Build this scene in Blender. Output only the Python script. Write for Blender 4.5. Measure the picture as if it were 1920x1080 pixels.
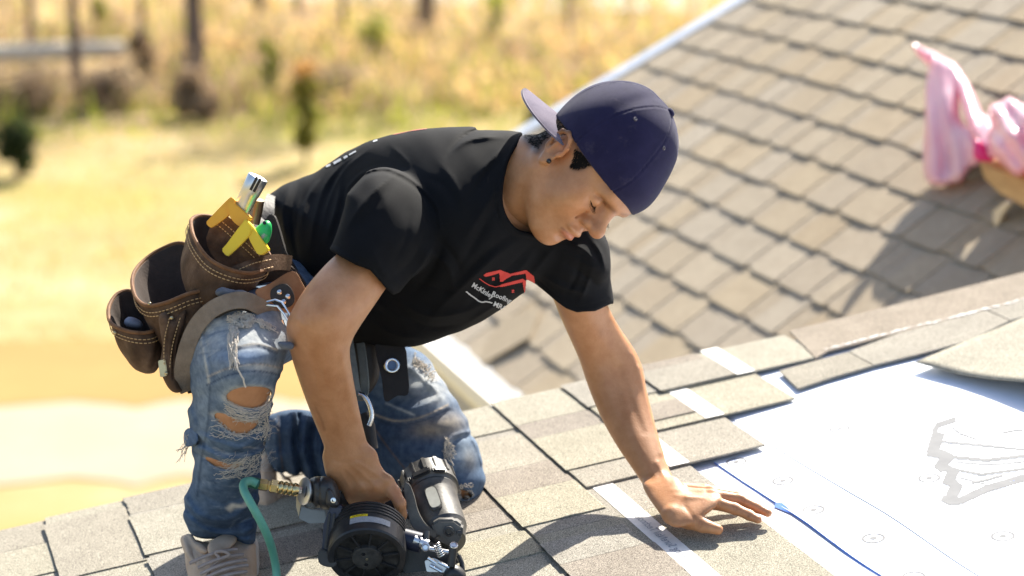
import bpy, bmesh, math, random
import numpy as np
from mathutils import Vector, Matrix, noise as mnoise
random.seed(7); RNG = np.random.default_rng(7)
S = bpy.context.scene
COL = S.collection
for o in list(bpy.data.objects): bpy.data.objects.remove(o)

# ---------------------------------------------------------------- camera, light, exposure
CAM_H = 5.0
FPX = 3733.0                       # focal length in photo pixels (70 mm on a 36 mm sensor)
PITCH = math.atan(910 / FPX)
cp, sp = math.cos(PITCH), math.sin(PITCH)
camd = bpy.data.cameras.new('camera'); cam = bpy.data.objects.new('camera', camd); COL.objects.link(cam)
cam.location = (0, 0, CAM_H); cam.rotation_euler = (math.pi / 2 - PITCH, 0, 0)
camd.sensor_width = 36; camd.lens = 36 * FPX / 1920
camd.clip_start = 0.05; camd.clip_end = 3000
camd.dof.use_dof = True; camd.dof.focus_distance = 3.17; camd.dof.aperture_fstop = 2.3; camd.dof.aperture_blades = 9
S.camera = cam
SUN_AZ, SUN_EL = math.radians(24), math.radians(42)   # azimuth right of the view direction
world = bpy.data.worlds.new('World'); S.world = world; world.use_nodes = True
wn = world.node_tree; wn.nodes.clear()
sky = wn.nodes.new('ShaderNodeTexSky'); sky.sky_type = 'NISHITA'; sky.sun_disc = False
sky.sun_elevation = SUN_EL; sky.sun_rotation = SUN_AZ; sky.air_density = 1.0; sky.dust_density = 2.0; sky.ozone_density = 0.7
bg = wn.nodes.new('ShaderNodeBackground'); bg.inputs['Strength'].default_value = 0.10
wo = wn.nodes.new('ShaderNodeOutputWorld')
wn.links.new(sky.outputs[0], bg.inputs[0]); wn.links.new(bg.outputs[0], wo.inputs[0])
sund = bpy.data.lights.new('sun', 'SUN'); sund.energy = 5.0; sund.angle = math.radians(0.53); sund.color = (1.0, 0.94, 0.83)
sun = bpy.data.objects.new('sun', sund); COL.objects.link(sun); sun.location = (8, 12, 20)
sdir = Vector((math.sin(SUN_AZ) * math.cos(SUN_EL), math.cos(SUN_AZ) * math.cos(SUN_EL), math.sin(SUN_EL)))
sun.rotation_euler = sdir.to_track_quat('Z', 'Y').to_euler()
S.render.engine = 'CYCLES'
S.view_settings.view_transform = 'Standard'; S.view_settings.look = 'None'
S.view_settings.exposure = 1.42; S.view_settings.gamma = 1.0

# ---------------------------------------------------------------- helpers
def ray(px, py): return np.array([(px - 960) / FPX, (540 - py) / FPX, 1.0])
def c2w(v): return np.array([v[0], v[2] * cp + v[1] * sp, v[1] * cp - v[2] * sp + CAM_H])
def W(px, py, d): return c2w(ray(px, py) * d)              # survey point of the photo at depth d -> place in the world
def wdir(v): return np.array([v[0], v[2] * cp + v[1] * sp, v[1] * cp - v[2] * sp])
def unit(v): v = np.asarray(v, float); return v / np.linalg.norm(v)
CAMP = np.array([0, 0, CAM_H])
def project(p):
    q = np.asarray(p, float) - CAMP
    x, y, z = q[..., 0], q[..., 2] * cp + q[..., 1] * sp, q[..., 1] * cp - q[..., 2] * sp
    return 960 + FPX * x / z, 540 - FPX * y / z, z
def plane_hit(px, py, Q, n):
    r = c2w(ray(px, py)) - CAMP; t = (n @ (Q - CAMP)) / (n @ r); return CAMP + r * t
def ground_hit(px, py, z=0.0): return plane_hit(px, py, np.array([0, 0, z]), np.array([0, 0, 1.0]))

def tag(o, label=None, cat=None, group=None, kind=None):
    if label: o['label'] = label
    if cat: o['category'] = cat
    if group: o['group'] = group
    if kind: o['kind'] = kind
    return o
def empty(name, loc=(0, 0, 0), label=None, cat=None, group=None):
    o = bpy.data.objects.new(name, None); COL.objects.link(o); o.location = tuple(loc); o.empty_display_size = .05
    return tag(o, label, cat, group)
def wloc(o):
    v = Vector((0, 0, 0))
    while o is not None: v = v + Vector(o.location); o = o.parent
    return np.array(v)
def link(name, verts, faces, mat, parent=None, smooth=False, loc=None, kind=None, label=None):
    """one mesh object from world-space verts; stored relative to its parent's (or its own) base point"""
    verts = np.asarray(verts, float).reshape(-1, 3)
    base = wloc(parent) if parent is not None else (np.asarray(loc, float) if loc is not None else np.zeros(3))
    me = bpy.data.meshes.new(name)
    if isinstance(faces, np.ndarray) and faces.ndim == 2:
        n, k = faces.shape
        me.vertices.add(len(verts)); me.vertices.foreach_set('co', (verts - base).astype(np.float32).ravel())
        me.loops.add(n * k); me.loops.foreach_set('vertex_index', faces.astype(np.int32).ravel())
        me.polygons.add(n); me.polygons.foreach_set('loop_start', np.arange(0, n * k, k, dtype=np.int32))
        me.update(calc_edges=True)
    else:
        me.from_pydata([tuple(v) for v in (verts - base)], [], [tuple(f) for f in faces])
    me.polygons.foreach_set('use_smooth', [smooth] * len(me.polygons)); me.update()
    o = bpy.data.objects.new(name, me); COL.objects.link(o)
    if mat is not None: me.materials.append(mat)
    if parent is not None: o.parent = parent
    elif loc is not None: o.location = tuple(base)
    return tag(o, label=label, kind=kind)
def vcol(o, name, cols):
    a = o.data.color_attributes.new(name, 'FLOAT_COLOR', 'POINT')
    cols = np.asarray(cols, np.float32)
    if cols.ndim == 1: cols = np.stack([cols, cols, cols], 1)
    if cols.shape[1] == 3: cols = np.concatenate([cols, np.ones((len(cols), 1), np.float32)], 1)
    a.data.foreach_set('color', cols.ravel())

class MB:
    """collects simple shapes into one mesh"""
    def __init__(s): s.v = []; s.f = []
    def add(s, v, f):
        n = len(s.v); s.v += [tuple(p) for p in v]; s.f += [tuple(i + n for i in q) for q in f]; return s
    def box(s, c, ax, h):
        c = np.asarray(c, float); A = [np.asarray(a, float) * hh for a, hh in zip(ax, h)]
        v = [c + sx * A[0] + sy * A[1] + sz * A[2] for sx in (-1, 1) for sy in (-1, 1) for sz in (-1, 1)]
        return s.add(v, [(0, 1, 3, 2), (4, 6, 7, 5), (0, 4, 5, 1), (2, 3, 7, 6), (0, 2, 6, 4), (1, 5, 7, 3)])
    def tube(s, pts, r, n=10, cap=True, flat=1.0, up=None):
        pts = [np.asarray(p, float) for p in pts]; m = len(pts)
        rr = r if hasattr(r, '__len__') else [r] * m
        v = []; prev = None
        for i, p in enumerate(pts):
            t = unit(pts[min(i + 1, m - 1)] - pts[max(i - 1, 0)])
            if prev is None:
                a = np.asarray(up, float) if up is not None else (np.array([0, 0, 1.]) if abs(t[2]) < .9 else np.array([1., 0, 0]))
            else: a = prev
            a = unit(a - t * (a @ t)); b = np.cross(t, a); prev = a
            for k in range(n):
                q = 2 * math.pi * k / n; v.append(p + rr[i] * (math.cos(q) * a * flat + math.sin(q) * b))
        f = [(i * n + k, i * n + (k + 1) % n, (i + 1) * n + (k + 1) % n, (i + 1) * n + k) for i in range(m - 1) for k in range(n)]
        if cap: f += [tuple(range(n))[::-1], tuple(range((m - 1) * n, m * n))]
        return s.add(v, f)
    def lathe(s, o, ax, prof, n=32, side=None):
        """prof: (distance along axis, radius) pairs"""
        o = np.asarray(o, float); t = unit(ax)
        a = np.asarray(side, float) if side is not None else (np.array([0, 0, 1.]) if abs(t[2]) < .9 else np.array([1., 0, 0]))
        a = unit(a - t * (a @ t)); b = np.cross(t, a); v = []
        for (h, r) in prof:
            for k in range(n):
                q = 2 * math.pi * k / n; v.append(o + t * h + r * (math.cos(q) * a + math.sin(q) * b))
        m = len(prof)
        f = [(i * n + k, i * n + (k + 1) % n, (i + 1) * n + (k + 1) % n, (i + 1) * n + k) for i in range(m - 1) for k in range(n)]
        if prof[0][1] > 1e-5: f.append(tuple(range(n))[::-1])
        if prof[-1][1] > 1e-5: f.append(tuple(range((m - 1) * n, m * n)))
        return s.add(v, f)
    def prism(s, poly, axis, h):
        """poly: 3d points of one face, extruded along axis by h"""
        n = len(poly); A = np.asarray(axis, float) * h
        v = [np.asarray(p, float) for p in poly] + [np.asarray(p, float) + A for p in poly]
        return s.add(v, [tuple(range(n))[::-1], tuple(range(n, 2 * n))] + [(i, (i + 1) % n, n + (i + 1) % n, n + i) for i in range(n)])
    def build(s, name, mat, parent=None, smooth=False, bevel=0, loc=None, kind=None, label=None, seg=2, auto=None):
        o = link(name, s.v, s.f, mat, parent, smooth, loc, kind, label)
        bm = bmesh.new(); bm.from_mesh(o.data); bmesh.ops.recalc_face_normals(bm, faces=bm.faces)
        if bevel: 
            ed = [e for e in bm.edges if len(e.link_faces) == 2 and e.calc_face_angle(0) > .6]
            bmesh.ops.bevel(bm, geom=ed, offset=bevel, segments=seg, affect='EDGES', clamp_overlap=True)
        if smooth:
            for f in bm.faces: f.smooth = True
            for e in bm.edges:
                if len(e.link_faces) == 2 and e.calc_face_angle(0) > (auto or .7): e.smooth = False
        bm.to_mesh(o.data); bm.free(); return o

def hexc(r, g, b): return (r, g, b, 1)
def mat(name, cols, scale=8, rough=.7, bump=0, bscale=None, metal=0, detail=6, coord='Position', rnd=0, spec=None, sss=0, warp=None, attr=None, sheen=0, coat=0, stretch=None, extra=None, bdist=.002, rrange=0):
    """principled material: colour ramp over noise, fine bump; rnd = per-object tone spread; attr = vertex colour mixed in"""
    m = bpy.data.materials.new(name); m.use_nodes = True; N = m.node_tree.nodes; L = m.node_tree.links
    b = N['Principled BSDF']; b.inputs['Roughness'].default_value = rough; b.inputs['Metallic'].default_value = metal
    if spec is not None: b.inputs['Specular IOR Level'].default_value = spec
    if sheen: b.inputs['Sheen Weight'].default_value = sheen; b.inputs['Sheen Roughness'].default_value = .45
    if coat: b.inputs['Coat Weight'].default_value = coat
    if sss:
        b.inputs['Subsurface Weight'].default_value = sss; b.inputs['Subsurface Radius'].default_value = (.012, .004, .002); b.inputs['Subsurface Scale'].default_value = .6
    if coord == 'Position': src = N.new('ShaderNodeNewGeometry').outputs['Position']
    else: src = N.new('ShaderNodeTexCoord').outputs[coord]
    if stretch is not None:
        mp = N.new('ShaderNodeMapping'); mp.inputs['Scale'].default_value = stretch; L.new(src, mp.inputs[0]); src = mp.outputs[0]
    nz = N.new('ShaderNodeTexNoise'); nz.inputs['Scale'].default_value = scale; nz.inputs['Detail'].default_value = detail; nz.inputs['Roughness'].default_value = .62
    L.new(src, nz.inputs[0])
    if len(cols) == 1: 
        rgb = N.new('ShaderNodeRGB'); rgb.outputs[0].default_value = (*cols[0][:3], 1); out = rgb.outputs[0]
    else:
        rp = N.new('ShaderNodeValToRGB'); el = rp.color_ramp.elements
        while len(el) < len(cols): el.new(.5)
        for i, c in enumerate(cols):
            el[i].position = c[3] if len(c) > 3 else .28 + .44 * i / (len(cols) - 1); el[i].color = (*c[:3], 1)
        L.new(nz.outputs[0], rp.inputs[0]); out = rp.outputs[0]
    if rnd:
        oi = N.new('ShaderNodeObjectInfo'); hs = N.new('ShaderNodeHueSaturation'); mr = N.new('ShaderNodeMapRange')
        mr.inputs[3].default_value = 1 - rnd; mr.inputs[4].default_value = 1 + rnd
        L.new(oi.outputs['Random'], mr.inputs[0]); L.new(mr.outputs[0], hs.inputs['Value'])
        mr2 = N.new('ShaderNodeMath'); mr2.operation = 'MULTIPLY'; mr2.inputs[1].default_value = 7.31; fr = N.new('ShaderNodeMath'); fr.operation = 'FRACT'
        L.new(oi.outputs['Random'], mr2.inputs[0]); L.new(mr2.outputs[0], fr.inputs[0])
        mr3 = N.new('ShaderNodeMapRange'); mr3.inputs[3].default_value = .82; mr3.inputs[4].default_value = 1.18; L.new(fr.outputs[0], mr3.inputs[0]); L.new(mr3.outputs[0], hs.inputs['Saturation'])
        L.new(out, hs.inputs['Color']); out = hs.outputs[0]
    if attr:   # vertex colour carries the thing's own pigment (print, fading, dirt); multiplied or mixed by alpha-like channel
        at = N.new('ShaderNodeVertexColor'); at.layer_name = attr
        mx = N.new('ShaderNodeMix'); mx.data_type = 'RGBA'; mx.blend_type = 'MULTIPLY'; mx.inputs['Factor'].default_value = 1
        L.new(out, mx.inputs['A']); L.new(at.outputs[0], mx.inputs['B']); out = mx.outputs['Result']
    if extra: out = extra(N, L, src, out, b) or out
    L.new(out, b.inputs['Base Color'])
    if rrange:
        mr = N.new('ShaderNodeMapRange'); mr.inputs[3].default_value = rough - rrange; mr.inputs[4].default_value = rough + rrange; L.new(nz.outputs[0], mr.inputs[0]); L.new(mr.outputs[0], b.inputs['Roughness'])
    if bump:
        n2 = N.new('ShaderNodeTexNoise'); n2.inputs['Scale'].default_value = bscale or scale * 6; n2.inputs['Detail'].default_value = 4; L.new(src, n2.inputs[0])
        bp = N.new('ShaderNodeBump'); bp.inputs['Strength'].default_value = bump; bp.inputs['Distance'].default_value = bdist
        L.new(n2.outputs[0], bp.inputs['Height']); L.new(bp.outputs[0], b.inputs['Normal'])
    return m
R = lambda a, b: RNG.uniform(a, b)
# ---------------------------------------------------------------- the yard behind the house
def ground_extra(N, L, src, out, b):
    # tyre-worn bands of bare sand and thin lawn: mix by noise of a larger size
    n = N.new('ShaderNodeTexNoise'); n.inputs['Scale'].default_value = .22; n.inputs['Detail'].default_value = 5; L.new(src, n.inputs[0])
    r = N.new('ShaderNodeValToRGB'); r.color_ramp.elements[0].position = .47; r.color_ramp.elements[1].position = .60
    L.new(n.outputs[0], r.inputs[0])
    m = N.new('ShaderNodeMix'); m.data_type = 'RGBA'; m.inputs['B'].default_value = (.245, .205, .042, 1)
    L.new(r.outputs[0], m.inputs['Factor']); L.new(out, m.inputs['A']); return m.outputs['Result']
M_yard = mat('dry_lawn', [(.225, .16, .050, .30), (.305, .222, .080, .46), (.325, .243, .102, .56), (.40, .315, .18, .70)], scale=.55, rough=.95, extra=ground_extra)
M_sand = mat('pale_sand', [(.315, .25, .165), (.355, .29, .20)], scale=1.2, rough=.95)
M_clay = mat('orange_clay', [(.29, .155, .036), (.33, .19, .050)], scale=.8, rough=.95)
M_litter = mat('leaf_litter', [(.24, .155, .075), (.34, .23, .11), (.42, .31, .17)], scale=.7, rough=1)
def ground_strip(name, pts, z, m, label=None, n=60):
    """a band on the ground between two wavy edges given as survey points"""
    a, b = pts
    def edge(e):
        e = np.array([ground_hit(*q)[:2] for q in e]); t = np.linspace(0, len(e) - 1, n)
        x = np.interp(t, range(len(e)), e[:, 0]); y = np.interp(t, range(len(e)), e[:, 1]); return x, y + np.sin(np.arange(n) * 1.7) * .12
    ax, ay = edge(a); bx, by = edge(b); v = []
    for i in range(n): v += [(ax[i], ay[i], z), (bx[i], by[i], z)]
    f = [(2 * i, 2 * i + 1, 2 * i + 3, 2 * i + 2) for i in range(n - 1)]
    o = MB().add(v, f).build(name, m); return tag(o, label=label, kind='structure')
o = MB().add([(-900, -60, 0), (900, -60, 0), (900, 1500, 0), (-900, 1500, 0)], [(0, 1, 2, 3)]).build('ground', M_yard); tag(o, kind='structure')
ground_strip('leaf_litter', ([(-900, 240), (300, 225), (760, 190), (1350, 150), (2600, 150)], [(-900, -60), (300, -60), (1000, -40), (1700, -40), (2600, -40)]), .012, M_litter)
ground_strip('clay_bank', ([(-7000, 790), (-1200, 765), (200, 760), (700, 745), (2400, 700), (8000, 640)], [(-7000, 655), (-1200, 640), (200, 640), (700, 640), (2400, 600), (8000, 540)]), .010, M_clay)
ground_strip('sandy_track', ([(-7000, 950), (-1200, 925), (200, 905), (700, 890), (2400, 850), (8000, 780)], [(-7000, 791), (-1200, 766), (200, 762), (700, 747), (2400, 702), (8000, 642)]), .012, M_sand)
ground_strip('road', ([(500, -2), (900, 12), (1450, 28), (2600, 40)], [(500, -34), (900, -34), (1450, -30), (2600, -26)]), .03, mat('gravel_road', [(.38, .345, .28), (.44, .40, .33)], scale=2, rough=.9))

M_bark = mat('pine_bark', [(.09, .065, .05), (.23, .165, .125)], scale=3, rough=.95, bump=.4, stretch=(4, 4, .8))
def thin_leaf(N, L, src, out, b):   # light also passes through thin leaves and straw
    tr = N.new('ShaderNodeBsdfTranslucent'); mx = N.new('ShaderNodeMixShader'); mx.inputs[0].default_value = .5; L.new(out, tr.inputs[0])
    o = [n for n in N if n.type == 'OUTPUT_MATERIAL'][0]; L.new(b.outputs[0], mx.inputs[1]); L.new(tr.outputs[0], mx.inputs[2]); L.new(mx.outputs[0], o.inputs[0])
def leaf_mat(name, c1, c2): return mat(name, [c1, c2], scale=3, rough=.7, extra=thin_leaf)
M_pine = leaf_mat('pine_needles', (.03, .05, .012), (.10, .13, .03))
M_shrub = leaf_mat('dark_evergreen', (.012, .022, .006), (.06, .09, .015))
M_shrub2 = leaf_mat('laurel_leaves', (.15, .165, .028), (.38, .34, .06))
M_red = leaf_mat('new_red_leaves', (.34, .17, .04), (.48, .25, .07))
M_fresh = leaf_mat('spring_leaves', (.24, .28, .04), (.46, .44, .08))
M_grey = leaf_mat('bare_twigs', (.26, .175, .11), (.50, .37, .23))
M_straw = leaf_mat('dry_straw', (.56, .36, .13), (.82, .60, .27))
def leaf_cloud(n, cfun, size, flat=.5, droop=0):
    """n small leaf quads at points from cfun"""
    v = []; f = []
    for i in range(n):
        c = cfun(); a = unit(RNG.normal(size=3)); b = unit(np.cross(a, RNG.normal(size=3))); s = size * RNG.uniform(.6, 1.4)
        k = len(v); v += [c - a * s, c + b * s * flat, c + a * s, c - b * s * flat]; f.append((k, k + 1, k + 2, k + 3))
    return v, f
def tree(px, py, wpx, label, h=13.):
    g = ground_hit(px, py); d = project(g)[2]; r = wpx / FPX * d / 2
    t = empty('pine_tree', g, label, 'tree', 'pine trunks at the edge of the woods')
    b = MB(); lean = RNG.normal(size=2) * .12
    pts = [g + np.array([lean[0] * q * q * .5, lean[1] * q * q * .5, q * h - .1]) for q in np.linspace(0, 1, 9)]
    rr = [r * (1.35 if i == 0 else 1) * (1 - .75 * i / 8) for i in range(9)]
    b.tube(pts, rr, n=10)
    for k in range(9):
        q = .5 + .5 * k / 9; p = g + np.array([0, 0, q * h]); a = RNG.uniform(0, 6.28); l = (1.05 - q) * 3.6 + .5
        b.tube([p, p + np.array([math.cos(a) * l, math.sin(a) * l, l * .25])], [r * .3, r * .06], n=5)
    b.build('trunk', M_bark, t, smooth=True)
    ends = []
    for k in range(30):
        q = RNG.uniform(.5, 1); a = RNG.uniform(0, 6.28); l = ((1.05 - q) * 3.6 + .4) * RNG.uniform(.5, 1)
        ends.append(g + np.array([math.cos(a) * l, math.sin(a) * l, q * h + l * .25]))
    v, f = leaf_cloud(900, lambda: ends[RNG.integers(30)] + RNG.normal(size=3) * np.array([.4, .4, .22]), .17, .22)
    link('crown', v, f, M_pine, t)
for a in [(368, 172, 34, 'thick brown pine trunk behind the fallen log, nearest of the trunks'),
          (145, 175, 20, 'thin pine trunk standing in front of the fallen log on the left'),
          (488, 22, 27, 'grey pine trunk cut by the top edge, left of the middle trunk'),
          (800, 72, 31, 'brown pine trunk standing alone above the crouching man'),
          (60, 95, 13, 'slender grey sapling trunk at the far left of the woods'),
          (268, 90, 11, 'slender sapling trunk just left of the thickest trunk'),
          (645, 70, 11, 'slender sapling trunk among straw left of the lone trunk'),
          (1065, 90, 10, 'slender sapling trunk nearest the lower roof'),
          (560, 40, 10, 'slender pale sapling trunk above the red-tipped shrub')]:
    tree(*a)
def shrub(px, py, w, h, m, label, cat='shrub', n=900, tip=None, shape=1.0):
    g = ground_hit(px, py); d = project(g)[2]; w = w / FPX * d; h = h / FPX * d * 1.03
    t = empty('shrub', g, label, cat)
    st = MB()
    for k in range(5):
        a = RNG.uniform(0, 6.28); st.tube([g + np.array([0, 0, -.05]), g + np.array([math.cos(a) * w * .12, math.sin(a) * w * .12, h * .45]), g + np.array([math.cos(a) * w * .22, math.sin(a) * w * .22, h * .85])], [.025, .015, .005], n=5)
    st.build('stem', M_bark, t)
    lob = [(RNG.uniform(-1, 1) * w * .28, RNG.uniform(-1, 1) * w * .28, h * RNG.uniform(.22, .88), w * RNG.uniform(.16, .27)) for _ in range(16)]
    def c():
        x, y, z, r = lob[RNG.integers(16)]; k = 1 - .5 * shape * abs(z / h - .42)
        return g + np.array([x * k, y * k, z]) + unit(RNG.normal(size=3)) * r * RNG.uniform(.4, 1) ** .5
    v, f = leaf_cloud(n, c, .055 * max(.7, min(1.3, d / 27)), .55); link('foliage', v, f, m, t)
    if tip is not None:
        v, f = leaf_cloud(110, lambda: g + np.array([RNG.normal() * w * .16, RNG.normal() * w * .16, h * RNG.uniform(.88, 1.12)]), .055, .5); link('young_leaves', v, f, tip, t)
shrub(35, 335, 92, 125, M_shrub, 'dark round evergreen shrub on the lawn at the far left')
shrub(573, 312, 74, 172, M_shrub2, 'tall narrow laurel with reddish new tips behind the tool belt', n=1100, tip=M_red)
shrub(1003, 258, 46, 62, M_shrub, 'small dark shrub peeping out between cap brim and lower roof', n=500)
shrub(505, 190, 60, 120, M_fresh, 'loose yellow-green shrub left of the tall narrow laurel', n=350)
shrub(700, 130, 70, 110, M_fresh, 'pale yellow-green bush in the straw left of the lone trunk', n=260)
shrub(185, 60, 46, 60, M_shrub2, 'small olive bush between the two left trunks', n=400)
shrub(270, 150, 60, 95, M_grey, 'grey leafless bush at the right end of the fallen log', n=700)
shrub(372, 225, 110, 95, M_grey, 'low tangle of bare twigs at the foot of the thickest trunk', n=1200)
shrub(930, 90, 60, 100, M_fresh, 'faint yellow-green bush far behind the cap brim', n=220)
shrub(60, 215, 200, 70, M_grey, 'wide brown thicket under the fallen log at the far left', n=1300)
shrub(190, 205, 160, 60, M_grey, 'brown thicket between the fallen log and the twig tangle', n=1100)
shrub(620, 200, 120, 60, M_grey, 'low brown scrub right of the red-tipped laurel', n=700)
# fallen log
ga, gb = ground_hit(-260, 150), ground_hit(238, 139)
gl = empty('fallen_log', (ga + gb) / 2, 'pale fallen log lying across the woodland edge on the left', 'log')
b = MB(); pts = [ga + (gb - ga) * q + np.array([0, 0, 0.45 + .02 * math.sin(q * 9)]) for q in np.linspace(0, 1, 12)]
b.tube(pts, [.19] * 8 + [.18, .17, .165, .16], n=12); b.build('trunk', mat('weathered_log', [(.55, .46, .34), (.76, .68, .54)], scale=4, rough=.9, stretch=(1, 4, 4)), gl, smooth=True)
for q in (.15, .45, .62, .9): MB().tube([ga + (gb - ga) * q + np.array([0, 0, .32]), ga + (gb - ga) * q + np.array([.1, -.2, .75 * RNG.uniform(.3, 1)])], [.05, .02], n=6).build('branch_stub', M_bark, gl)
# undergrowth: straw, twigs and weeds nobody could count
def brush(name, m, n, region, hmin, hmax, wd):
    v = []; f = []
    for i in range(n):
        px, py = region(); g = ground_hit(px, py); h = RNG.uniform(hmin, hmax) * (.3 if px < 260 and 112 < py < 190 else 1); a = RNG.uniform(0, 6.28)
        dx, dy = math.cos(a) * wd, math.sin(a) * wd; lx, ly = RNG.normal(size=2) * h * .5; k = len(v)
        v += [(g[0] - dx, g[1] - dy, 0), (g[0] + dx, g[1] + dy, 0), (g[0] + dx * .7 + lx * .5, g[1] + dy * .7 + ly * .5, h * .6), (g[0] - dx * .7 + lx * .5, g[1] - dy * .7 + ly * .5, h * .6), (g[0] + lx, g[1] + ly, h)]
        f += [(k, k + 1, k + 2, k + 3), (k + 3, k + 2, k + 4)]
    o = link(name, v, f, m, kind='stuff'); return o
brush('dry_undergrowth', M_straw, 5200, lambda: (R(-500, 1800), 215 - 250 * R(0, 1) ** 1.0 - .03 * R(0, 900)), .10, .62, .028)
brush('bare_brush', M_grey, 3600, lambda: (R(-500, 1700), 225 - 255 * R(0, 1)), .2, .9, .02)
brush('green_weeds', M_fresh, 2000, lambda: (R(-400, 1600), 235 - 270 * R(0, 1)), .12, .7, .04)
brush('green_lawn_edge', M_fresh, 700, lambda: (R(-400, 1500), 262 - 60 * R(0, 1) ** 1.3), .05, .22, .03)
brush('lawn_tufts', M_straw, 7000, lambda: (R(-400, 1500), 230 + 420 * R(0, 1) ** 1.5), .03, .10, .012)
brush('green_lawn_tufts', M_fresh, 2500, lambda: (R(-400, 1500), 225 + 330 * R(0, 1) ** 1.5), .03, .09, .014)

cl = [q for q in [(R(-450, 1750), 222 - 235 * R(0, 1), R(.25, .8), R(.2, .75)) for _ in range(250)] if not (q[0] < 280 and 120 < q[1] < 185)]
cl = [(*ground_hit(a, b_)[:2], w, h) for a, b_, w, h in cl]
for nm, m_, k0 in (('brown_scrub', M_grey, 0), ('dry_leaf_scrub', M_straw, 1), ('olive_scrub', M_shrub2, 2)):
    sel = [c for i, c in enumerate(cl) if i % 3 == k0]
    def pt_():
        x, y, w, h = sel[RNG.integers(len(sel))]; q = RNG.normal(size=3); return np.array([x + q[0] * w * .6, y + q[1] * w * .6, abs(q[2]) * h * .6 + .05])
    v, f = leaf_cloud(4200, pt_, .085, .5); link(nm, v, f, m_, None, kind='stuff')
# ---------------------------------------------------------------- roofs
C_ = unit(wdir([-1301, 910, FPX])); C_[2] = 0; C_ = unit(C_)          # direction of all shingle courses (horizontal)
def upslope(px, py, slope):
    r = ray(px, py); q = np.array([-1301, 910, FPX]) / math.sqrt(1301 ** 2 + 910 ** 2 + FPX ** 2)
    uy, uz = np.linalg.solve(np.array([[1, -r[1] + slope * r[0]], [q[1], q[2]]]), np.array([slope, -q[0]])); return unit(wdir([1, uy, uz]))
U1 = upslope(1100, 850, .265); N1 = np.cross(U1, C_); Q1 = W(1102, 927, 3.42)
U2 = upslope(1450, 430, .82); N2 = np.cross(U2, C_); Q2 = W(1560, 250, 6.2)
def R1(s, t, z=0): return Q1 + U1 * s + C_ * t + N1 * z
def R2(s, t, z=0): return Q2 + U2 * s + C_ * t + N2 * z
def st1(px, py, z=0):
    X = plane_hit(px, py, Q1 + N1 * z, N1) - Q1; return X @ U1, X @ C_
def st2(px, py, z=0):
    X = plane_hit(px, py, Q2 + N2 * z, N2) - Q2; return X @ U2, X @ C_

def gran_extra(N, L, src, out, b):
    v = N.new('ShaderNodeTexNoise'); v.inputs['Scale'].default_value = 520; v.inputs['Detail'].default_value = 2; L.new(src, v.inputs[0])
    r = N.new('ShaderNodeValToRGB'); e = r.color_ramp.elements; e[0].position = .36; e[0].color = (.30, .28, .26, 1); e[1].position = .62; e[1].color = (1.32, 1.29, 1.22, 1)
    L.new(v.outputs[0], r.inputs[0])
    m = N.new('ShaderNodeMix'); m.data_type = 'RGBA'; m.blend_type = 'MULTIPLY'; m.inputs['Factor'].default_value = .85
    L.new(out, m.inputs['A']); L.new(r.outputs[0], m.inputs['B']); return m.outputs['Result']
def granule(name, c1, c2, rnd): return mat(name, [c1, c2], scale=14, rough=.93, bump=.8, bscale=650, rnd=rnd, extra=gran_extra, bdist=.0015, spec=.1)
M_gr_tan = granule('granules_tan', (.292, .275, .240), (.355, .335, .292), .05)
M_gr_green = granule('granules_sage', (.315, .30, .248), (.38, .36, .30), .04)
M_gr_dark = granule('granules_brown', (.25, .222, .19), (.315, .282, .244), .05)
M_gr_far = granule('granules_weathered', (.41, .345, .262), (.475, .405, .31), .05)
M_gr_fard = granule('granules_weathered_dark', (.385, .32, .24), (.445, .375, .285), .05)
M_strip = mat('woven_nail_strip', [(.66, .64, .60), (.78, .76, .72)], scale=60, rough=.6, bump=.3, bscale=500)
M_wood = mat('roof_sheathing', [(.30, .2, .1), (.45, .32, .18)], scale=10, rough=.8)
M_white = mat('white_painted_metal', [(.72, .71, .69), (.80, .79, .77)], scale=5, rough=.45)
M_fascia = mat('cream_fascia', [(.50, .46, .41), (.56, .52, .46)], scale=4, rough=.6)
M_wall = mat('grey_siding', [(.34, .335, .32), (.40, .39, .375)], scale=3, rough=.7)

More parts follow.
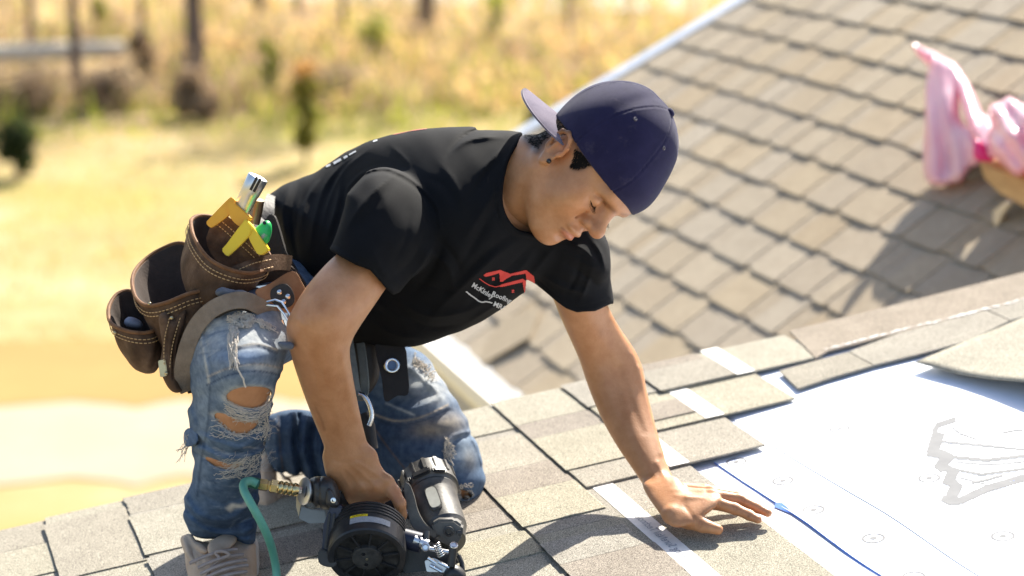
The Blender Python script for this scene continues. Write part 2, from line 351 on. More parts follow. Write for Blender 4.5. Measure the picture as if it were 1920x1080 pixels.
def plank_mesh(name, var, m, nseg=8, jit=.0012):
    """unit shingle piece: x 0..1 along the course, y 0..1 up the slope, z 0..1 thick; the butt edge a little ragged"""
    r = random.Random(var); v = []; f = []
    for i in range(nseg + 1):
        x = i / nseg; j = r.uniform(-1, 1) * jit
        v += [(x, j * 4, 0), (x, j * 4, 1), (x, 1, 1), (x, 1, 0)]
    for i in range(nseg):
        a, c = 4 * i, 4 * i + 4
        f += [(a, c, c + 1, a + 1), (a + 1, c + 1, c + 2, a + 2), (a + 2, c + 2, c + 3, a + 3), (a + 3, c + 3, c, a)]
    f += [(0, 1, 2, 3), (4 * nseg + 3, 4 * nseg + 2, 4 * nseg + 1, 4 * nseg)]
    me = bpy.data.meshes.new(name); me.from_pydata(v, [], f); me.materials.append(m); me.update(); return me
PM = {}
def piece(name, parent, RR, U, N_, s0, s1, t0, t1, z0, z1, th, m, twist=0.0):
    """a thin slab from t0 to t1 along the course, s0..s1 up the slope, its bottom at z0 (butt) and z1 (head)"""
    key = (m.name, random.randint(0, 4))
    if key not in PM: PM[key] = plank_mesh(name, hash(key) % 999, m)
    o = bpy.data.objects.new(name, PM[key]); COL.objects.link(o)
    a = RR(s0, t0, z0); b = RR(s1, t0, z1); y = b - a; ly = np.linalg.norm(y); y = y / ly; x = C_; z = np.cross(x, y)
    if z @ N_ < 0: z = -z
    Mx = Matrix([[x[i] * (t1 - t0), y[i] * ly, z[i] * th, a[i]] for i in range(3)] + [[0, 0, 0, 1]])
    if parent is not None: Mx = WM[parent.name].inverted() @ Mx; o.parent = parent
    o.matrix_local = Mx; WM[o.name] = (WM[parent.name] @ Mx) if parent is not None else Mx
    return o
WM = {}
def root(name, loc, *a):
    o = empty(name, loc, *a); WM[o.name] = Matrix.Translation(Vector(loc)); return o

# --- upper roof, being shingled
EXP = .1462; SH = .338; TH = .0036; B0 = .0108; RAKE = .513
roof1 = root('shingled_roof', R1(-.3, .1, 0), 'nearest low roof half covered with new tan shingles where the man kneels', 'roof')
d = MB().box(R1(.15, -.85, -.0205), (U1, C_, N1), (2.3, 1.352, .009)); d.build('roof_deck', M_wood, roof1)
MB().box(R1(.15, .49, -.10), (U1, C_, N1), (2.3, .012, .077)).build('fascia_board', M_fascia, roof1)
MB().box(R1(.15, .30, -1.1), (U1, C_, N1), (2.2, .02, .90)).build('gable_wall', M_wall, roof1)
def zb(x): return B0 * (1 - x / SH)
def shingle(k, t0, t1, tabs, strip=None, base=None, s1=SH):
    """course k; tabs: (t0, t1, material, length) raised double-thickness teeth; strip: t range of bare nailing strip"""
    s = k * EXP
    o = piece('shingle', roof1, R1, U1, N1, s, s + s1, t0, t1, zb(0), zb(s1), TH, base or M_gr_green)
    for (a, b, m, ln) in tabs:
        piece('shingle_tab', o, R1, U1, N1, s - .0015, s + ln, a, b, zb(0) + TH + .0002, zb(ln) + TH + .0002, .0024, m)
    if strip:
        piece('nailing_strip', o, R1, U1, N1, s + .156, s + .193, strip[0], strip[1], zb(.156) + TH + .0003, zb(.193) + TH + .0003, .0006, M_strip)
    return o
T, G, D = M_gr_tan, M_gr_green, M_gr_dark
L0 = .1440
shingle(2, .347, RAKE, [(.475, RAKE, D, L0), (.348, .474, T, .155)], (.347, .525), G)
shingle(1, .172, RAKE, [(.36, RAKE, T, L0), (.215, .30, D, .156)], (.172, .36), G)
shingle(0, 0, RAKE, [(.36, RAKE, G, L0), (.272, .3585, D, .141), (.088, .2715, G, L0)], (0, .19), T)
shingle(-1, -.14, RAKE, [(.362, RAKE, G, L0), (.165, .33, T, L0), (.05, .1642, D, .142), (-.098, .0495, G, L0)], (-.14, .02), T)
shingle(-1, -2.15, -1.142, [(-1.5, -1.3, T, L0), (-1.9, -1.7, G, L0)], (-2.15, -1.142), G)
shingle(-1, -1.14, -.141, [(-.275, -.181, T, L0), (-.40, -.276, D, .158), (-.53, -.4005, T, .155), (-.8, -.6, G, L0)], (-1.14, -.141), G)
r2 = random.Random(3)
def fill_course(k, joints, tabs):
    e = [RAKE] + joints + [-1.0, -2.15]
    for a, b in zip(e[1:], e[:-1]):
        tt = [(max(x0, a + .001), min(x1, b), m, L0) for (x0, x1, m) in tabs if min(x1, b) - max(x0, a) > .02]
        shingle(k, a, b - .0012, tt, None, r2.choice([T, G, D, T]))
fill_course(-2, [.02], [(.30, .45, G), (.12, .26, T), (-.055, .119, D), (-.20, -.10, G), (-.45, -.3, T)])
fill_course(-3, [.31, -.6], [(.40, .513, T), (.22, .33, G), (.0, .15, T), (-.25, -.1, D)])
fill_course(-4, [.17], [(.345, .513, T), (.18, .31, G), (.02, .13, D), (-.2, -.05, T)])
fill_course(-5, [.42, -.5], [(.205, .405, G), (.05, .19, T), (-.2, -.02, T)])
fill_course(-6, [-.1], [(.195, .47, T), (.06, .16, G), (-.2, .02, D)])
fill_course(-7, [.40], [(.25, .39, G), (.05, .2, T)])
fill_course(-8, [.1], [(.3, .5, T), (.1, .25, G)])
fill_course(-9, [.3], [(.2, .45, T), (.0, .15, G)])
fill_course(-10, [.1], [(.2, .45, G)])
# underlayment sheets
M_under = mat('synthetic_underlayment', [(.70, .745, .83), (.76, .80, .87)], scale=6, rough=.55, bump=.25, bscale=420, bdist=.001)
M_blue = mat('blue_underside', [(.02, .10, .42), (.05, .18, .58)], scale=30, rough=.55)
M_print = mat('pale_grey_print', [(.225, .225, .225), (.27, .27, .268)], scale=30, rough=1, spec=0)
M_ink = mat('grey_ink', [(.25, .27, .31)], rough=.6)
def rip(s, t): return .0009 * mnoise.noise(Vector((s * 7, t * 5, 1.3))) + .0003 * mnoise.noise(Vector((s * 22, t * 18, 4)))
def sheet(name, sfun, s1, t0, t1, z, m, ns=26, nt=60, lift=None):
    v = []; f = []
    for j in range(nt + 1):
        t = t0 + (t1 - t0) * j / nt; sa = sfun(t)
        for i in range(ns + 1):
            s = sa + (s1 - sa) * i / ns; zz = z + (rip(s, t) + .002)
            if lift: zz += lift(s - sa, t)
            v.append(R1(s, t, zz))
    for j in range(nt):
        for i in range(ns): a = j * (ns + 1) + i; f.append((a, a + 1, a + ns + 2, a + ns + 1))
    return link(name, v, f, m, roof1, smooth=True)
wob = lambda t, a, q: a * mnoise.noise(Vector((t * q, 3.1, 0)))
blue_edge = lambda t: .240 - .028 * (t + .02) + wob(t, .006, 5)
seam_edge = lambda t: .353 - .026 * (t - .14) + wob(t, .008, 4)
sheet('underlayment', lambda t: .05, 1.5, -1.6, .50, -.0095, M_under)
sheet('underlayment', blue_edge, .46, -1.6, .40, -.0080, M_under, ns=10, lift=lambda x, t: .003 * math.exp(-x / .01) * (1 + math.sin(t * 14)) * .5)
sheet('underlayment', seam_edge, 1.5, -1.6, .45, -.0064, M_under)
# blue line along the cut edge, wider where the sheet is folded back
v = []; f = []
ts = np.linspace(-.95, .0, 110)
for i, t in enumerate(ts):
    w = .0004 + .0008 * max(0, mnoise.noise(Vector((t * 9, 0, 2)))) + (.010 * max(0, 1 - (-(t + .235)) / .05) if -.30 < t < -.235 else 0) + (.0015 if t < -.28 else 0) * max(0, 1 + (t + .28) * 4)
    s = blue_edge(t); v += [R1(s - w * .75 - .0008, t, -.0054), R1(s + w * .7, t, -.0030)]
    if i: f.append((2 * i - 2, 2 * i - 1, 2 * i + 1, 2 * i))
link('folded_edge', v, f, M_blue, roof1)
def ring(px, py, r):
    s, t = st1(px, py); z = -.0054 if s < seam_edge(t) else -.0039
    b = MB()
    for (a, c) in ((r * .78, r), (0, r * .3)):
        n = 24; q = [2 * math.pi * k / n for k in range(n)]
        if a: b.add([R1(s + rad * math.cos(x), t + rad * math.sin(x), z + rip(s + rad * math.cos(x), t + rad * math.sin(x))) for rad in (a, c) for x in q], [(k, (k + 1) % n, n + (k + 1) % n, n + k) for k in range(n)])
        else: b.add([R1(s + c * math.cos(x), t + c * math.sin(x), z + rip(s, t)) for x in q], [tuple(range(n))])
    b.build('nail_mark', M_print, roof1)
for a in [(1467, 895), (1525, 950), (1637, 1003), (1380, 860), (1574, 800), (1742, 892), (1712, 1075), (1880, 1000)]: ring(*a, .0185)
def patch(name, pts, m, z=-.0046):
    """flat print on the sheet from survey points"""
    q = [st1(*p) for p in pts]; return MB().add([R1(s, t, z + .0012 + rip(s, t)) for s, t in q], [tuple(range(len(q)))]).build(name, m, roof1)
# large zig-zag print, half washed out
def stripe(pts, w):
    P = np.asarray(pts, float); t = np.gradient(P, axis=0); t /= np.linalg.norm(t, axis=1)[:, None]; nrm = np.c_[-t[:, 1], t[:, 0]] * w / 2; return np.concatenate([P + nrm, (P - nrm)[::-1]])
def in_poly(X, Y, P):
    c = np.zeros(X.shape, bool)
    for a, b_ in zip(P, np.roll(P, -1, 0)):
        if a[1] != b_[1]: c ^= ((a[1] > Y) != (b_[1] > Y)) & (X < (b_[0] - a[0]) * (Y - a[1]) / (b_[1] - a[1]) + a[0])
    return c
bands = [([(1792, 782), (1758, 793), (1751, 806)], 11), ([(1760, 806), (1747, 848)], 24), ([(1738, 842), (1768, 848), (1785, 856)], 18), ([(1780, 850), (1757, 876)], 20), ([(1754, 868), (1776, 874), (1795, 882)], 14), ([(1788, 876), (1776, 906)], 22), ([(1774, 898), (1794, 904)], 14), ([(1796, 900), (1782, 930)], 22), ([(1766, 929), (1784, 938)], 12), ([(1776, 936), (1802, 934), (1850, 912), (1925, 890)], 14),
         ([(1765, 824), (1820, 829), (1925, 839)], 4), ([(1784, 853), (1850, 859), (1925, 850)], 6), ([(1790, 876), (1840, 886), (1925, 874)], 5), ([(1822, 902), (1850, 896), (1880, 887)], 4), ([(1785, 797), (1800, 809), (1832, 820)], 3.5), ([(1880, 807), (1905, 802), (1918, 803)], 4), ([(1795, 863), (1860, 868), (1925, 861)], 2), ([(1800, 892), (1850, 905)], 2)]
X, Y = np.meshgrid(np.arange(1720, 1930, 2.0), np.arange(770, 960, 2.0)); msk = np.zeros(X.shape, bool)
for p_, w_ in bands: msk |= in_poly(X + 1, Y + 1, stripe(p_, w_))
v = []; f = []
for j_, i_ in zip(*np.nonzero(msk)):
    n_ = len(v); f.append((n_, n_ + 1, n_ + 2, n_ + 3))
    for dx_, dy_ in ((0, 0), (2, 0), (2, 2), (0, 2)): a_, c_ = st1(X[j_, i_] + dx_, Y[j_, i_] + dy_); v.append(R1(a_, c_, -.0044 + .0006 + rip(a_, c_)))
link('printed_mark', v, f, M_print, roof1)
for k in range(26):   # faint lettering-like wear and blue specks of the sheet
    px, py = RNG.uniform(1420, 1900), RNG.uniform(770, 1070); s = RNG.uniform(1, 2.6)
    patch('chalk_speck', [(px, py), (px + s * 2, py + s * .4), (px + s * 1.6, py + s)], M_blue if k % 2 else M_ink)
# starter strips along the rake
def quad_slab(name, pts, m, z0, th, parent):
    q = [R1(*st1(*p), z0) for p in pts]; return MB().prism(q, N1, th).build(name, m, parent)
quad_slab('starter_strip', [(1480, 625), (1530, 676), (1552, 663), (1700, 626), (1905, 571), (2100, 517), (2100, 465), (1920, 515), (1700, 571)], M_gr_dark, .002, .004, roof1)
quad_slab('starter_strip', [(1462, 700), (1497, 733), (1560, 712), (1637, 690), (1590, 665), (1550, 676)], M_gr_tan, .0015, .0042, roof1)
quad_slab('starter_strip', [(1592, 664), (1639, 689), (1740, 664), (1818, 643), (1893, 606), (1831, 578), (1720, 617)], M_gr_tan, .0015, .0042, roof1)
quad_slab('starter_strip', [(1833, 577), (1895, 605), (2060, 562), (2000, 527)], M_gr_tan, .0015, .0042, roof1)
v = []; f = []
for i in range(60):   # granular sealant dots along the starter strip
    q = i / 59; px, py = 1552 + (1920 - 1552) * q + R(-2, 2), 660 + (567 - 660) * q + R(-1.2, 1.2); s, t = st1(px, py); r = R(.001, .004)
    n = len(v); v += [R1(s + r * 2.2, t, .0075), R1(s, t + r, .0075), R1(s - r * 2.2, t, .0075), R1(s, t - r, .0075)]; f.append((n, n + 1, n + 2, n + 3))
link('sealant_line', v, f, mat('sealant', [(.6, .6, .58), (.75, .75, .73)], scale=40, rough=.3), roof1, kind='stuff')
# lettering on the woven strip
def text_mesh(body, size, bold=0.0):
    c = bpy.data.curves.new('lettering', 'FONT'); c.body = body; c.size = size; c.resolution_u = 2; c.offset = bold * size
    o = bpy.data.objects.new('lettering_tmp', c); COL.objects.link(o)
    dg = bpy.context.evaluated_depsgraph_get(); me = bpy.data.meshes.new_from_object(o.evaluated_get(dg))
    v = np.array([x.co[:] for x in me.vertices]); f = [tuple(p.vertices) for p in me.polygons]
    bpy.data.objects.remove(o); bpy.data.meshes.remove(me); return v, f
tv, tf = text_mesh('Owens Corning SureNail Technology', .021)
for t_start in (-.445, -1.0):
    vv = [R1(-.146 + .156 + .012 + p[1] * .95, t_start + p[0] * .95, zb(.17) + TH + .0016) for p in tv]
    link('strip_lettering', vv, tf, M_ink, roof1)
# loose shingle, one corner curling up, lying on the underlayment
pts = [(1718, 692), (1930, 603), (2080, 690), (1830, 713)]
q0, q1 = np.array(st1(1718, 692)), np.array(st1(1955, 594)); e1 = q1 - q0; l1 = np.linalg.norm(e1); e1 /= l1; e2 = np.array([e1[1], -e1[0]])
e2 = e2 if e2[1] < 0 else -e2
lv = []; nx, ny = 16, 20
for j in range(ny + 1):
    for i in range(nx + 1):
        a = i / nx; c = j / ny; s, t = q0 + e1 * a * .338 + e2 * c * .55
        h = .012 + .085 * max(0, (c - .18) / .82) ** 1.6 * (1 - .55 * a) + .003
        lv.append(R1(s, t, h))
lf = [(j * (nx + 1) + i, j * (nx + 1) + i + 1, (j + 1) * (nx + 1) + i + 1, (j + 1) * (nx + 1) + i) for j in range(ny) for i in range(nx)]
ls = empty('loose_shingle', R1(q0[0], q0[1], .01), 'loose sage shingle with a curled-up corner lying on the white underlayment', 'shingle')
o = link('top_layer', lv, lf, M_gr_green, ls, smooth=True); md = o.modifiers.new('thick', 'SOLIDIFY'); md.thickness = .0026; md.offset = 1
o = link('backing', np.array(lv) - N1 * .0012, lf, mat('pale_shingle_backing', [(.5, .48, .44), (.62, .6, .55)], scale=30, rough=.9), ls, smooth=True); md = o.modifiers.new('thick', 'SOLIDIFY'); md.thickness = .001; md.offset = 0

# --- lower roof behind
roof2 = root('lower_roof', R2(-1.3, .4, 0), 'steeper blurred shingled roof behind the man, with a white gutter', 'roof')
hip = lambda s: 1.6 - .415 * s
SA, SB = -1.26, 1.35
dk = [R2(SA, hip(SA) - .01, -.004), R2(SB, hip(SB) - .01, -.004), R2(SB, -2.6, -.004), R2(SA, -2.6, -.004)]
MB().prism(dk, -N2, .02).build('roof_deck', M_wood, roof2)
r3 = random.Random(11); ntab = 0
for k in range(0, 17):
    s = -1.272 + EXP * .985 * k; e2 = .985 * EXP
    t = hip(s + .07); first = True
    while t > -2.3:
        ln = 1.0 if not first else r3.uniform(.4, 1.0); first = False
        a = max(t - ln, -2.4); px, py, _ = project(R2(s + .07, (t + a) / 2))
        px0 = project(R2(s + .07, t))[0]; px1 = project(R2(s + .07, a))[0]
        if py > -90 and max(px0, px1) > 820 and min(px0, px1) < 2050 and project(R2(s, t))[1] < 820:
            o = piece('shingle', roof2, R2, U2, N2, s, s + .338, a, t - .002, zb(0) * 1.5, zb(.338), TH, M_gr_fard)
            x = t - r3.uniform(0, .06)
            while x > a + .05:
                w = r3.uniform(.10, .22); x0 = max(x - w, a + .002); qx, qy, _ = project(R2(s + .07, (x + x0) / 2))
                if -40 < qy < 800 and 830 < qx < 1960:
                    piece('shingle_tab', o, R2, U2, N2, s - .002, s + e2, x0, x, zb(0) * 1.5 + TH + .0003, zb(e2) * 1.5 + TH + .0003, .0021, M_gr_far if r3.random() < .7 else M_gr_fard); ntab += 1
                x = x0 - r3.uniform(.03, .10)
        t = a
print('far tabs', ntab)
# sloping end edge with bright metal trim
b = MB(); b.prism([R2(SA, hip(SA) - .015, -.02), R2(SB, hip(SB) - .015, -.02), R2(SB, hip(SB) + .07, -.02), R2(SA, hip(SA) + .07, -.02)], N2, .045); b.build('edge_flashing', mat('blue_white_flashing', [(.40, .47, .60), (.66, .68, .72), (.74, .75, .75)], scale=5, rough=.35, metal=.2), roof2)
# gutter along the eave
ga_, gb_ = 2.2, -2.4
def gut(prof, name, m):
    n = len(prof); v = [R2(SA, t, 0) + np.array([U2[0], U2[1], 0]) / np.hypot(U2[0], U2[1]) * x + np.array([0, 0, z]) for t in (ga_, gb_) for x, z in prof]
    return MB().add(v, [(i, i + 1, n + i + 1, n + i) for i in range(n - 1)] + [tuple(range(n))[::-1], tuple(range(n, 2 * n))]).build(name, m, roof2)
gut([(-.015, .01), (-.015, -.11), (-.085, -.11), (-.12, -.055), (-.125, .0), (-.14, .005), (-.14, .012), (-.118, .012), (-.113, -.05), (-.08, -.10), (-.022, -.10), (-.022, .01)], 'gutter', M_white)
MB().box(R2(SA, -.1, 0) + np.array([0.03, 0, -.10]), (C_, unit(np.cross(C_, [0, 0, 1.])), (0, 0, 1)), (2.3, .02, .10)).build('fascia_board', M_fascia, roof2)
MB().box(R2(SA, -.1, 0) + np.array([0.28, .09, -1.6]), (C_, unit(np.cross(C_, [0, 0, 1.])), (0, 0, 1)), (2.2, .03, 1.45)).build('house_wall', M_wall, roof2)
# offcut lying on the lower roof near the gutter
p = [(903, 686), (995, 634), (1018, 575), (945, 600), (906, 655)]
of = MB(); of.prism([R2(*st2(*q, .03), .03) for q in p], N2, .006); of.build('shingle_offcut', M_gr_far, None, loc=R2(*st2(950, 640), .03))
o = bpy.data.objects['shingle_offcut']; tag(o, 'pale shingle offcut lying on the lower roof above the gutter', 'shingle')
# ---------------------------------------------------------------- modelling of soft shapes: distance fields -> one smooth mesh
def catmull(pts, n=8, closed=True):
    p = np.asarray(pts, float); m = len(p); out = []
    rng = range(m) if closed else range(m - 1)
    for i in rng:
        if closed: a, b, c, d = p[(i - 1) % m], p[i], p[(i + 1) % m], p[(i + 2) % m]
        else: a, b, c, d = p[max(i - 1, 0)], p[i], p[i + 1], p[min(i + 2, m - 1)]
        t = np.linspace(0, 1, n, endpoint=False)[:, None]
        out.append(.5 * (2 * b + (c - a) * t + (2 * a - 5 * b + 4 * c - d) * t ** 2 + (3 * b - a - 3 * c + d) * t ** 3))
    if not closed: out.append(p[-1:])
    return np.concatenate(out)
def segdist(X, Y, P, closed=True):
    Q = np.roll(P, -1, 0) if closed else P[1:]; P0 = P if closed else P[:-1]
    best = np.full(X.shape, 1e9); 
    for a, b in zip(P0, Q):
        dx, dy = b - a; l = dx * dx + dy * dy + 1e-9
        t = np.clip(((X - a[0]) * dx + (Y - a[1]) * dy) / l, 0, 1)
        best = np.minimum(best, (X - a[0] - t * dx) ** 2 + (Y - a[1] - t * dy) ** 2)
    return np.sqrt(best)
def inside(X, Y, P):
    c = np.zeros(X.shape, bool); Q = np.roll(P, -1, 0)
    for a, b in zip(P, Q):
        if a[1] == b[1]: continue
        k = (a[1] > Y) != (b[1] > Y)
        c ^= k & (X < (b[0] - a[0]) * (Y - a[1]) / (b[1] - a[1]) + a[0])
    return c
class Raster:
    def __init__(s, x0, y0, x1, y1, step):
        s.x0, s.y0, s.st = x0, y0, step; s.X, s.Y = np.meshgrid(np.arange(x0, x1 + step, step), np.arange(y0, y1 + step, step)); s.Z = None
    def get(s, px, py, Z=None):
        Z = s.Z if Z is None else Z; h, w = Z.shape
        u = np.clip((px - s.x0) / s.st, 0, w - 1.001); v = np.clip((py - s.y0) / s.st, 0, h - 1.001)
        i = u.astype(int); j = v.astype(int); a = u - i; b = v - j
        return (Z[j, i] * (1 - a) + Z[j, i + 1] * a) * (1 - b) + (Z[j + 1, i] * (1 - a) + Z[j + 1, i + 1] * a) * b
def tps(ctrl):
    """smooth scalar field through (x, y, value) points: a gentle plane plus local corrections"""
    c = np.asarray(ctrl, float); xy = c[:, :2]; m = xy.mean(0); v0 = c[:, 2].mean()
    if len(c) == 1: return lambda X, Y: np.full(np.shape(X), v0)
    g = np.linalg.pinv(xy - m, rcond=.3) @ (c[:, 2] - v0); res = c[:, 2] - v0 - (xy - m) @ g
    D = np.sqrt(((xy[:, None] - xy[None]) ** 2).sum(2)); np.fill_diagonal(D, 1e9); sg = 1.0 * np.median(D.min(1)); np.fill_diagonal(D, 0)
    w = np.linalg.solve(np.exp(-(D / sg) ** 2) + np.eye(len(c)) * .05, res)
    def f(X, Y):
        X = np.asarray(X, float); Y = np.asarray(Y, float); o = v0 + (X - m[0]) * g[0] + (Y - m[1]) * g[1]
        for i in range(len(c)): o = o + w[i] * np.exp(-((X - xy[i, 0]) ** 2 + (Y - xy[i, 1]) ** 2) / sg ** 2)
        return o
    return f
class Ctx:
    def __init__(s, P):
        s.P = P; q = P - CAMP
        s.z = q[:, 1] * cp - q[:, 2] * sp; s.px = 960 + FPX * q[:, 0] / s.z; s.py = 540 - FPX * (q[:, 2] * cp + q[:, 1] * sp) / s.z
class Blob:
    """a rounded body grown from an outline: outline in survey pixels, centre depth field d, half thickness T, roundness width Wd (metres)"""
    def __init__(s, poly, d, T, Wd, smooth=8, step=2., grow=0):
        P = catmull(poly, smooth) if smooth else np.asarray(poly, float)
        s.T0 = T; mg = 70
        s.df = d if callable(d) else tps(d); s.Tf = (lambda X, Y: np.full(np.shape(X), T)) if not hasattr(T, '__len__') else tps(T)
        s.ras = Raster(P[:, 0].min() - mg, P[:, 1].min() - mg, P[:, 0].max() + mg, P[:, 1].max() + mg, step)
        D = segdist(s.ras.X, s.ras.Y, P); s.D = np.where(inside(s.ras.X, s.ras.Y, P), -D, D)
        s.dm = s.df(s.ras.X, s.ras.Y); s.Tm = np.maximum(s.Tf(s.ras.X, s.ras.Y), .004); s.W = Wd; s.g = grow
        dd = s.dm[s.D < 0]; Tmax = s.Tm[s.D < 0].max() if (s.D < 0).any() else .05
        cx, cy = (P[:, 0].min() + P[:, 0].max()) / 2, (P[:, 1].min() + P[:, 1].max()) / 2; d0 = dd.mean()
        s.c = W(cx, cy, d0); s.r = np.hypot(np.ptp(P[:, 0]), np.ptp(P[:, 1])) / 2 / FPX * d0 + Tmax + np.ptp(dd) / 2 + grow
    def __call__(s, c):
        e = s.ras.get(c.px, c.py, s.D) * (c.z / FPX) - s.g; d0 = s.ras.get(c.px, c.py, s.dm); T = s.ras.get(c.px, c.py, s.Tm) + s.g
        Wd = s.W + s.g
        q = np.maximum(e / Wd + 1, 0); zz = (c.z - d0) / T
        return (np.sqrt(q * q + zz * zz) - 1) * np.minimum(Wd, T)
class Prism2:
    """everything behind an outline, optionally within a depth range"""
    def __init__(s, poly, d0=-9, d1=99, smooth=6, step=2.):
        P = catmull(poly, smooth) if smooth else np.asarray(poly, float); mg = 60
        s.ras = Raster(P[:, 0].min() - mg, P[:, 1].min() - mg, P[:, 0].max() + mg, P[:, 1].max() + mg, step)
        D = segdist(s.ras.X, s.ras.Y, P); s.D = np.where(inside(s.ras.X, s.ras.Y, P), -D, D); s.d0, s.d1 = d0, d1; s.c = None; s.r = 0
    def __call__(s, c):
        e = s.ras.get(c.px, c.py, s.D) * (c.z / FPX)
        return np.maximum(np.maximum(e, s.d0 - c.z), c.z - s.d1)
class Cone:
    def __init__(s, a, b, ra, rb): s.a, s.b, s.ra, s.rb = np.asarray(a, float), np.asarray(b, float), ra, rb; s.c = (s.a + s.b) / 2; s.r = np.linalg.norm(s.a - s.b) / 2 + max(ra, rb)
    def __call__(s, c):
        ba = s.b - s.a; pa = c.P - s.a; t = np.clip(pa @ ba / (ba @ ba + 1e-12), 0, 1)
        return np.linalg.norm(pa - t[:, None] * ba, axis=1) - (s.ra + (s.rb - s.ra) * t)
class Ell:
    def __init__(s, c, ax, r): s.c = np.asarray(c, float); s.A = np.asarray(ax, float); s.rr = np.asarray(r, float); s.r = max(r)
    def __call__(s, c):
        q = (c.P - s.c) @ s.A.T; k0 = np.linalg.norm(q / s.rr, axis=1); k1 = np.linalg.norm(q / s.rr ** 2, axis=1)
        return np.where(k1 > 1e-9, k0 * (k0 - 1) / np.maximum(k1, 1e-9), -min(s.rr))
class Half:
    def __init__(s, p, n): s.p, s.n = np.asarray(p, float), unit(n); s.c = None; s.r = 0
    def __call__(s, c): return (c.P - s.p) @ s.n
class Relief:
    """strokes that raise or sink the surface (folds, seams, veins): (points, sigma px, height m)"""
    def __init__(s, strokes, box, step=1.5):
        s.ras = Raster(*box, step); Z = np.zeros(s.ras.X.shape)
        for st in strokes:
            pts, sg, h = st[0], st[1], st[2]; P = catmull(pts, 6, False) if len(pts) > 2 else np.asarray(pts, float)
            x0, x1, y0, y1 = P[:, 0].min() - 3.2 * sg, P[:, 0].max() + 3.2 * sg, P[:, 1].min() - 3.2 * sg, P[:, 1].max() + 3.2 * sg
            i0, i1 = np.searchsorted(s.ras.X[0], [x0, x1]); j0, j1 = np.searchsorted(s.ras.Y[:, 0], [y0, y1])
            if i1 <= i0 or j1 <= j0: continue
            sl = (slice(j0, j1), slice(i0, i1)); D = segdist(s.ras.X[sl], s.ras.Y[sl], P, False)
            g = np.exp(-(D / sg) ** (1.35 if len(st) > 3 else 2)) * h
            if len(st) > 3 and st[3] == 'taper':
                e0 = np.hypot(s.ras.X[sl] - P[0, 0], s.ras.Y[sl] - P[0, 1]); e1 = np.hypot(s.ras.X[sl] - P[-1, 0], s.ras.Y[sl] - P[-1, 1]); L = np.hypot(*(P[0] - P[-1])) * .4 + 1
                g *= np.clip(e0 / L + .15, 0, 1) * np.clip(e1 / L + .15, 0, 1)
            Z[sl] += g
        s.ras.Z = Z
    def __call__(s, c): return s.ras.get(c.px, c.py)
